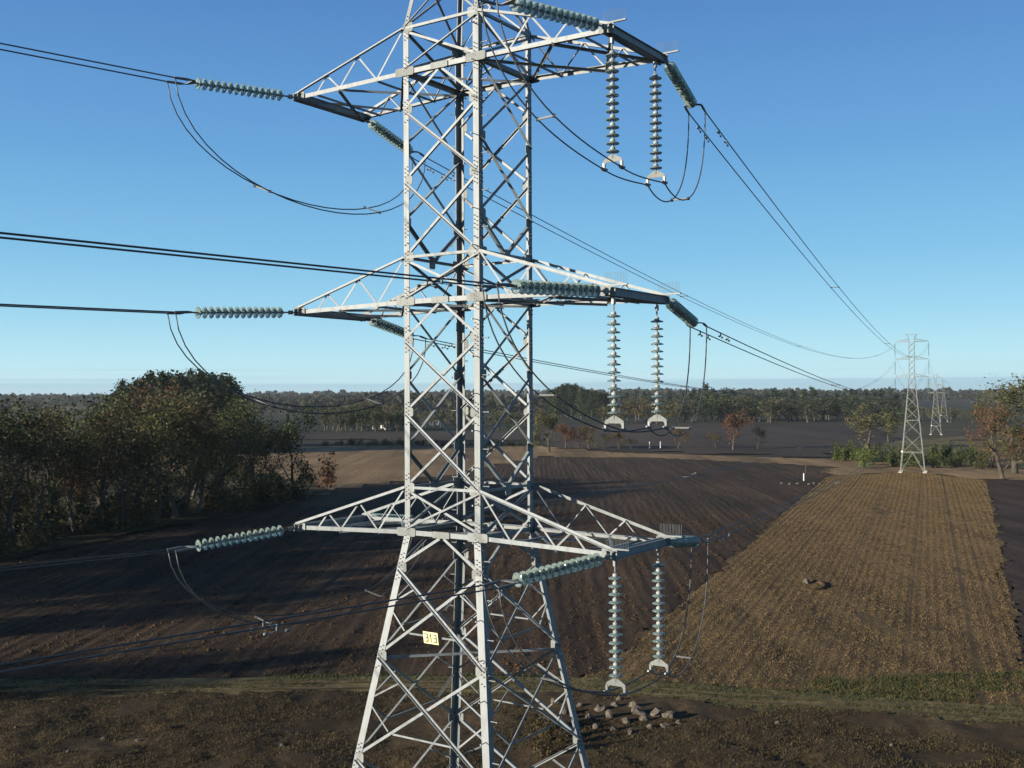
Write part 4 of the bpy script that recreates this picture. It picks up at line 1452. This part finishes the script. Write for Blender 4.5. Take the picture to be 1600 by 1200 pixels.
def rock(px, py, size, label, group, i):
    p = g(px, py)
    o = link(bpy.data.objects.new('rock', ROCK[i % 5]))
    zr = float(rel_rough(np.array([p.x]), np.array([p.y]))[0]) if py > 1095 else .1
    o.location = p + Vector((0, 0, size * .15 + zr))
    o.rotation_euler = (RR.uniform(-.5, .5), RR.uniform(-.5, .5), RR.uniform(0, 6))
    o.scale = (size, size, size * RR.uniform(.8, 1.2))
    tag(o, label, 'rock', group)


HEAP = [(866, 1104, .30), (880, 1118, .34), (897, 1124, .28), (906, 1108, .26), (921, 1128, .36), (936, 1114, .42), (952, 1126, .34), (962, 1110, .30), (978, 1134, .38), (985, 1150, .26), (998, 1122, .46), (1007, 1132, .34), (1024, 1124, .46), (1016, 1142, .34), (1043, 1128, .48), (1040, 1140, .28), (930, 1140, .30), (958, 1146, .26), (1060, 1134, .24), (968, 1100, .28), (850, 1130, .28), (990, 1112, .30)]
for i, (px, py, s) in enumerate(HEAP):
    lab = f'{ORD[sorted(HEAP).index((px, py, s))]} rock from the left in the heap right of the near pylon'
    if s == .48: lab = 'large pale boulder at the right end of the rock heap'
    rock(px, py + 4, s * .95, lab, 'rock heap', i)
rock(1262, 913, .55, 'pale rock left standing in the middle of the stubble field', None, 1)
rock(1085, 742, .75, 'white stone lying on the ploughed field', None, 2)
for i, px in enumerate((1222, 1234, 1246, 1264, 1272, 1282)):
    rock(px, 757 + (i % 2), .45, f'{ORD[i]} small stone from the left in the row by the white post', 'stones by the marker post', i)
STONES = ((107, 1187), (1392, 1172), (160, 1160), (25, 1150), (215, 1165), (440, 1175), (1215, 1138))
for i, (px, py) in enumerate(STONES):
    rock(px, py, .15, f'small pale stone on the rough foreground, {ORD[sorted(q_[0] for q_ in STONES).index(px)]} from the left', 'scattered stones', i)
for i, (px, py, sc) in enumerate(((838, 1150, .30), (852, 1166, .36), (868, 1148, .28), (846, 1190, .34), (880, 1172, .26))):
    q_ = g(px, py); q_.z = .3
    plant('dry_bush', SHR[i % 3], q_, sc, i * 1.3, 'drygrass', f'{ORD[i]} orange brown dry bush from the left beside the right pylon leg', 'bush', 'dry bushes by the rock heap', ('stem', 'foliage'))
p0 = g(1262, 918)
mb = MB()                                               # ring of turned-up earth round the rock
ring = []
for i in range(17):
    a = -2.3 + i * 4.0 / 16
    ring.append((p0.x + math.cos(a) * 2.0, p0.y + math.sin(a) * 3.4 + 1.0, .12 + .05 * math.sin(i * 2.1)))
mb.tube(ring, [.1 + .22 * math.sin(math.pi * i / 16) for i in range(17)], 7)
o = mb.build('soil_mound', M['plough'], None, True)
tag(o, kind='structure')

p = g(1256, 752)
root = empty('marker_post', p)
tag(root, 'white post with a thin dark pole at the edge of the ploughed field', 'post')
mb = MB(); mb.tube([(0, 0, -.2), (0, 0, 1.9), (0, 0, 2.0)], [.15, .14, .06], 8); mb.build('post', M['white'], root)
mb = MB(); mb.tube([(.5, .2, -.2), (.55, .2, 3), (.62, .1, 5.6)], [.12, .10, .05], 6)
mb.tube([(.55, .2, 3.4), (.2, .2, 4.4)], [.05, .03], 5); mb.build('pole', M['wood'], root)

for i in range(2):                                      # fence posts at the far side of the verge
    p = g(1015 + i * 17, 701)
    mb = MB(); mb.tube([(0, 0, -.1), (0, 0, 2.8), (0, 0, 2.9)], [.25, .22, .1], 6)
    o = mb.build('fence_post', M['white']); o.location = p
    tag(o, ['left', 'right'][i] + ' of two pale posts at the far field edge behind the insulators', 'post', 'pale posts')


def shed(px, py, w, d, h, rz, label):
    root = empty('farm_shed', g(px, py), rz)
    tag(root, label, 'shed', 'farm buildings')
    mb = MB(); mb.prism([(-w / 2, 0), (w / 2, 0), (w / 2, h), (0, h + w * .28), (-w / 2, h)], Vector((0, -d / 2, 0)), Vector((0, d / 2, 0)), Vector((1, 0, 0)), ZX)
    wl_ = mb.build('wall', M['white'], root)
    mb = MB()
    for s in (-1, 1):
        mb.prism([(0, h + w * .28 + .02), (s * (w / 2 + .4), h - .2), (s * (w / 2 + .4), h - .05), (0, h + w * .28 + .2)], Vector((0, -d / 2 - .4, 0)), Vector((0, d / 2 + .4, 0)), Vector((1, 0, 0)), ZX)
    mb.build('roof', M['roof'], root)
    mb = MB(); mb.box((0, -d / 2 - .03, 1.1), 1.4, .06, 2.2); mb.build('door', M['wood'], root)
    for s in (-1, 1):
        mb = MB(); mb.box((s * w * .3, -d / 2 - .03, 1.6), .9, .06, .9); mb.build('window', M['wood'], root)


shed(588, 671, 4.5, 6, 3.0, .3, 'white gabled farm shed left of two others below the wood')
shed(600, 669, 6, 5, 2.4, .9, 'low farm shed in the middle of the three below the wood')
shed(607, 671, 5, 4, 2.0, -.3, 'small white shed at the right of the three below the wood')
shed(678, 664, 7, 6, 2.6, .2, 'white shed seen between the legs of the near pylon')

# ------------------------------------------------------------------ air
mb = MB()
mb.box((0, 4500, 51.0), 18000, 11000, 106.0)
t = NT('haze')
t.n.remove(t.p)
vol = t.node('ShaderNodeVolumePrincipled')
vol.inputs['Color'].default_value = (0.80, 0.88, 0.93, 1)
vol.inputs['Density'].default_value = 0.00005
vol.inputs['Anisotropy'].default_value = 0.2
t.l.new(vol.outputs[0], t.n['Material Output'].inputs['Volume'])
hz = mb.build('haze', t.m)
tag(hz, kind='stuff')
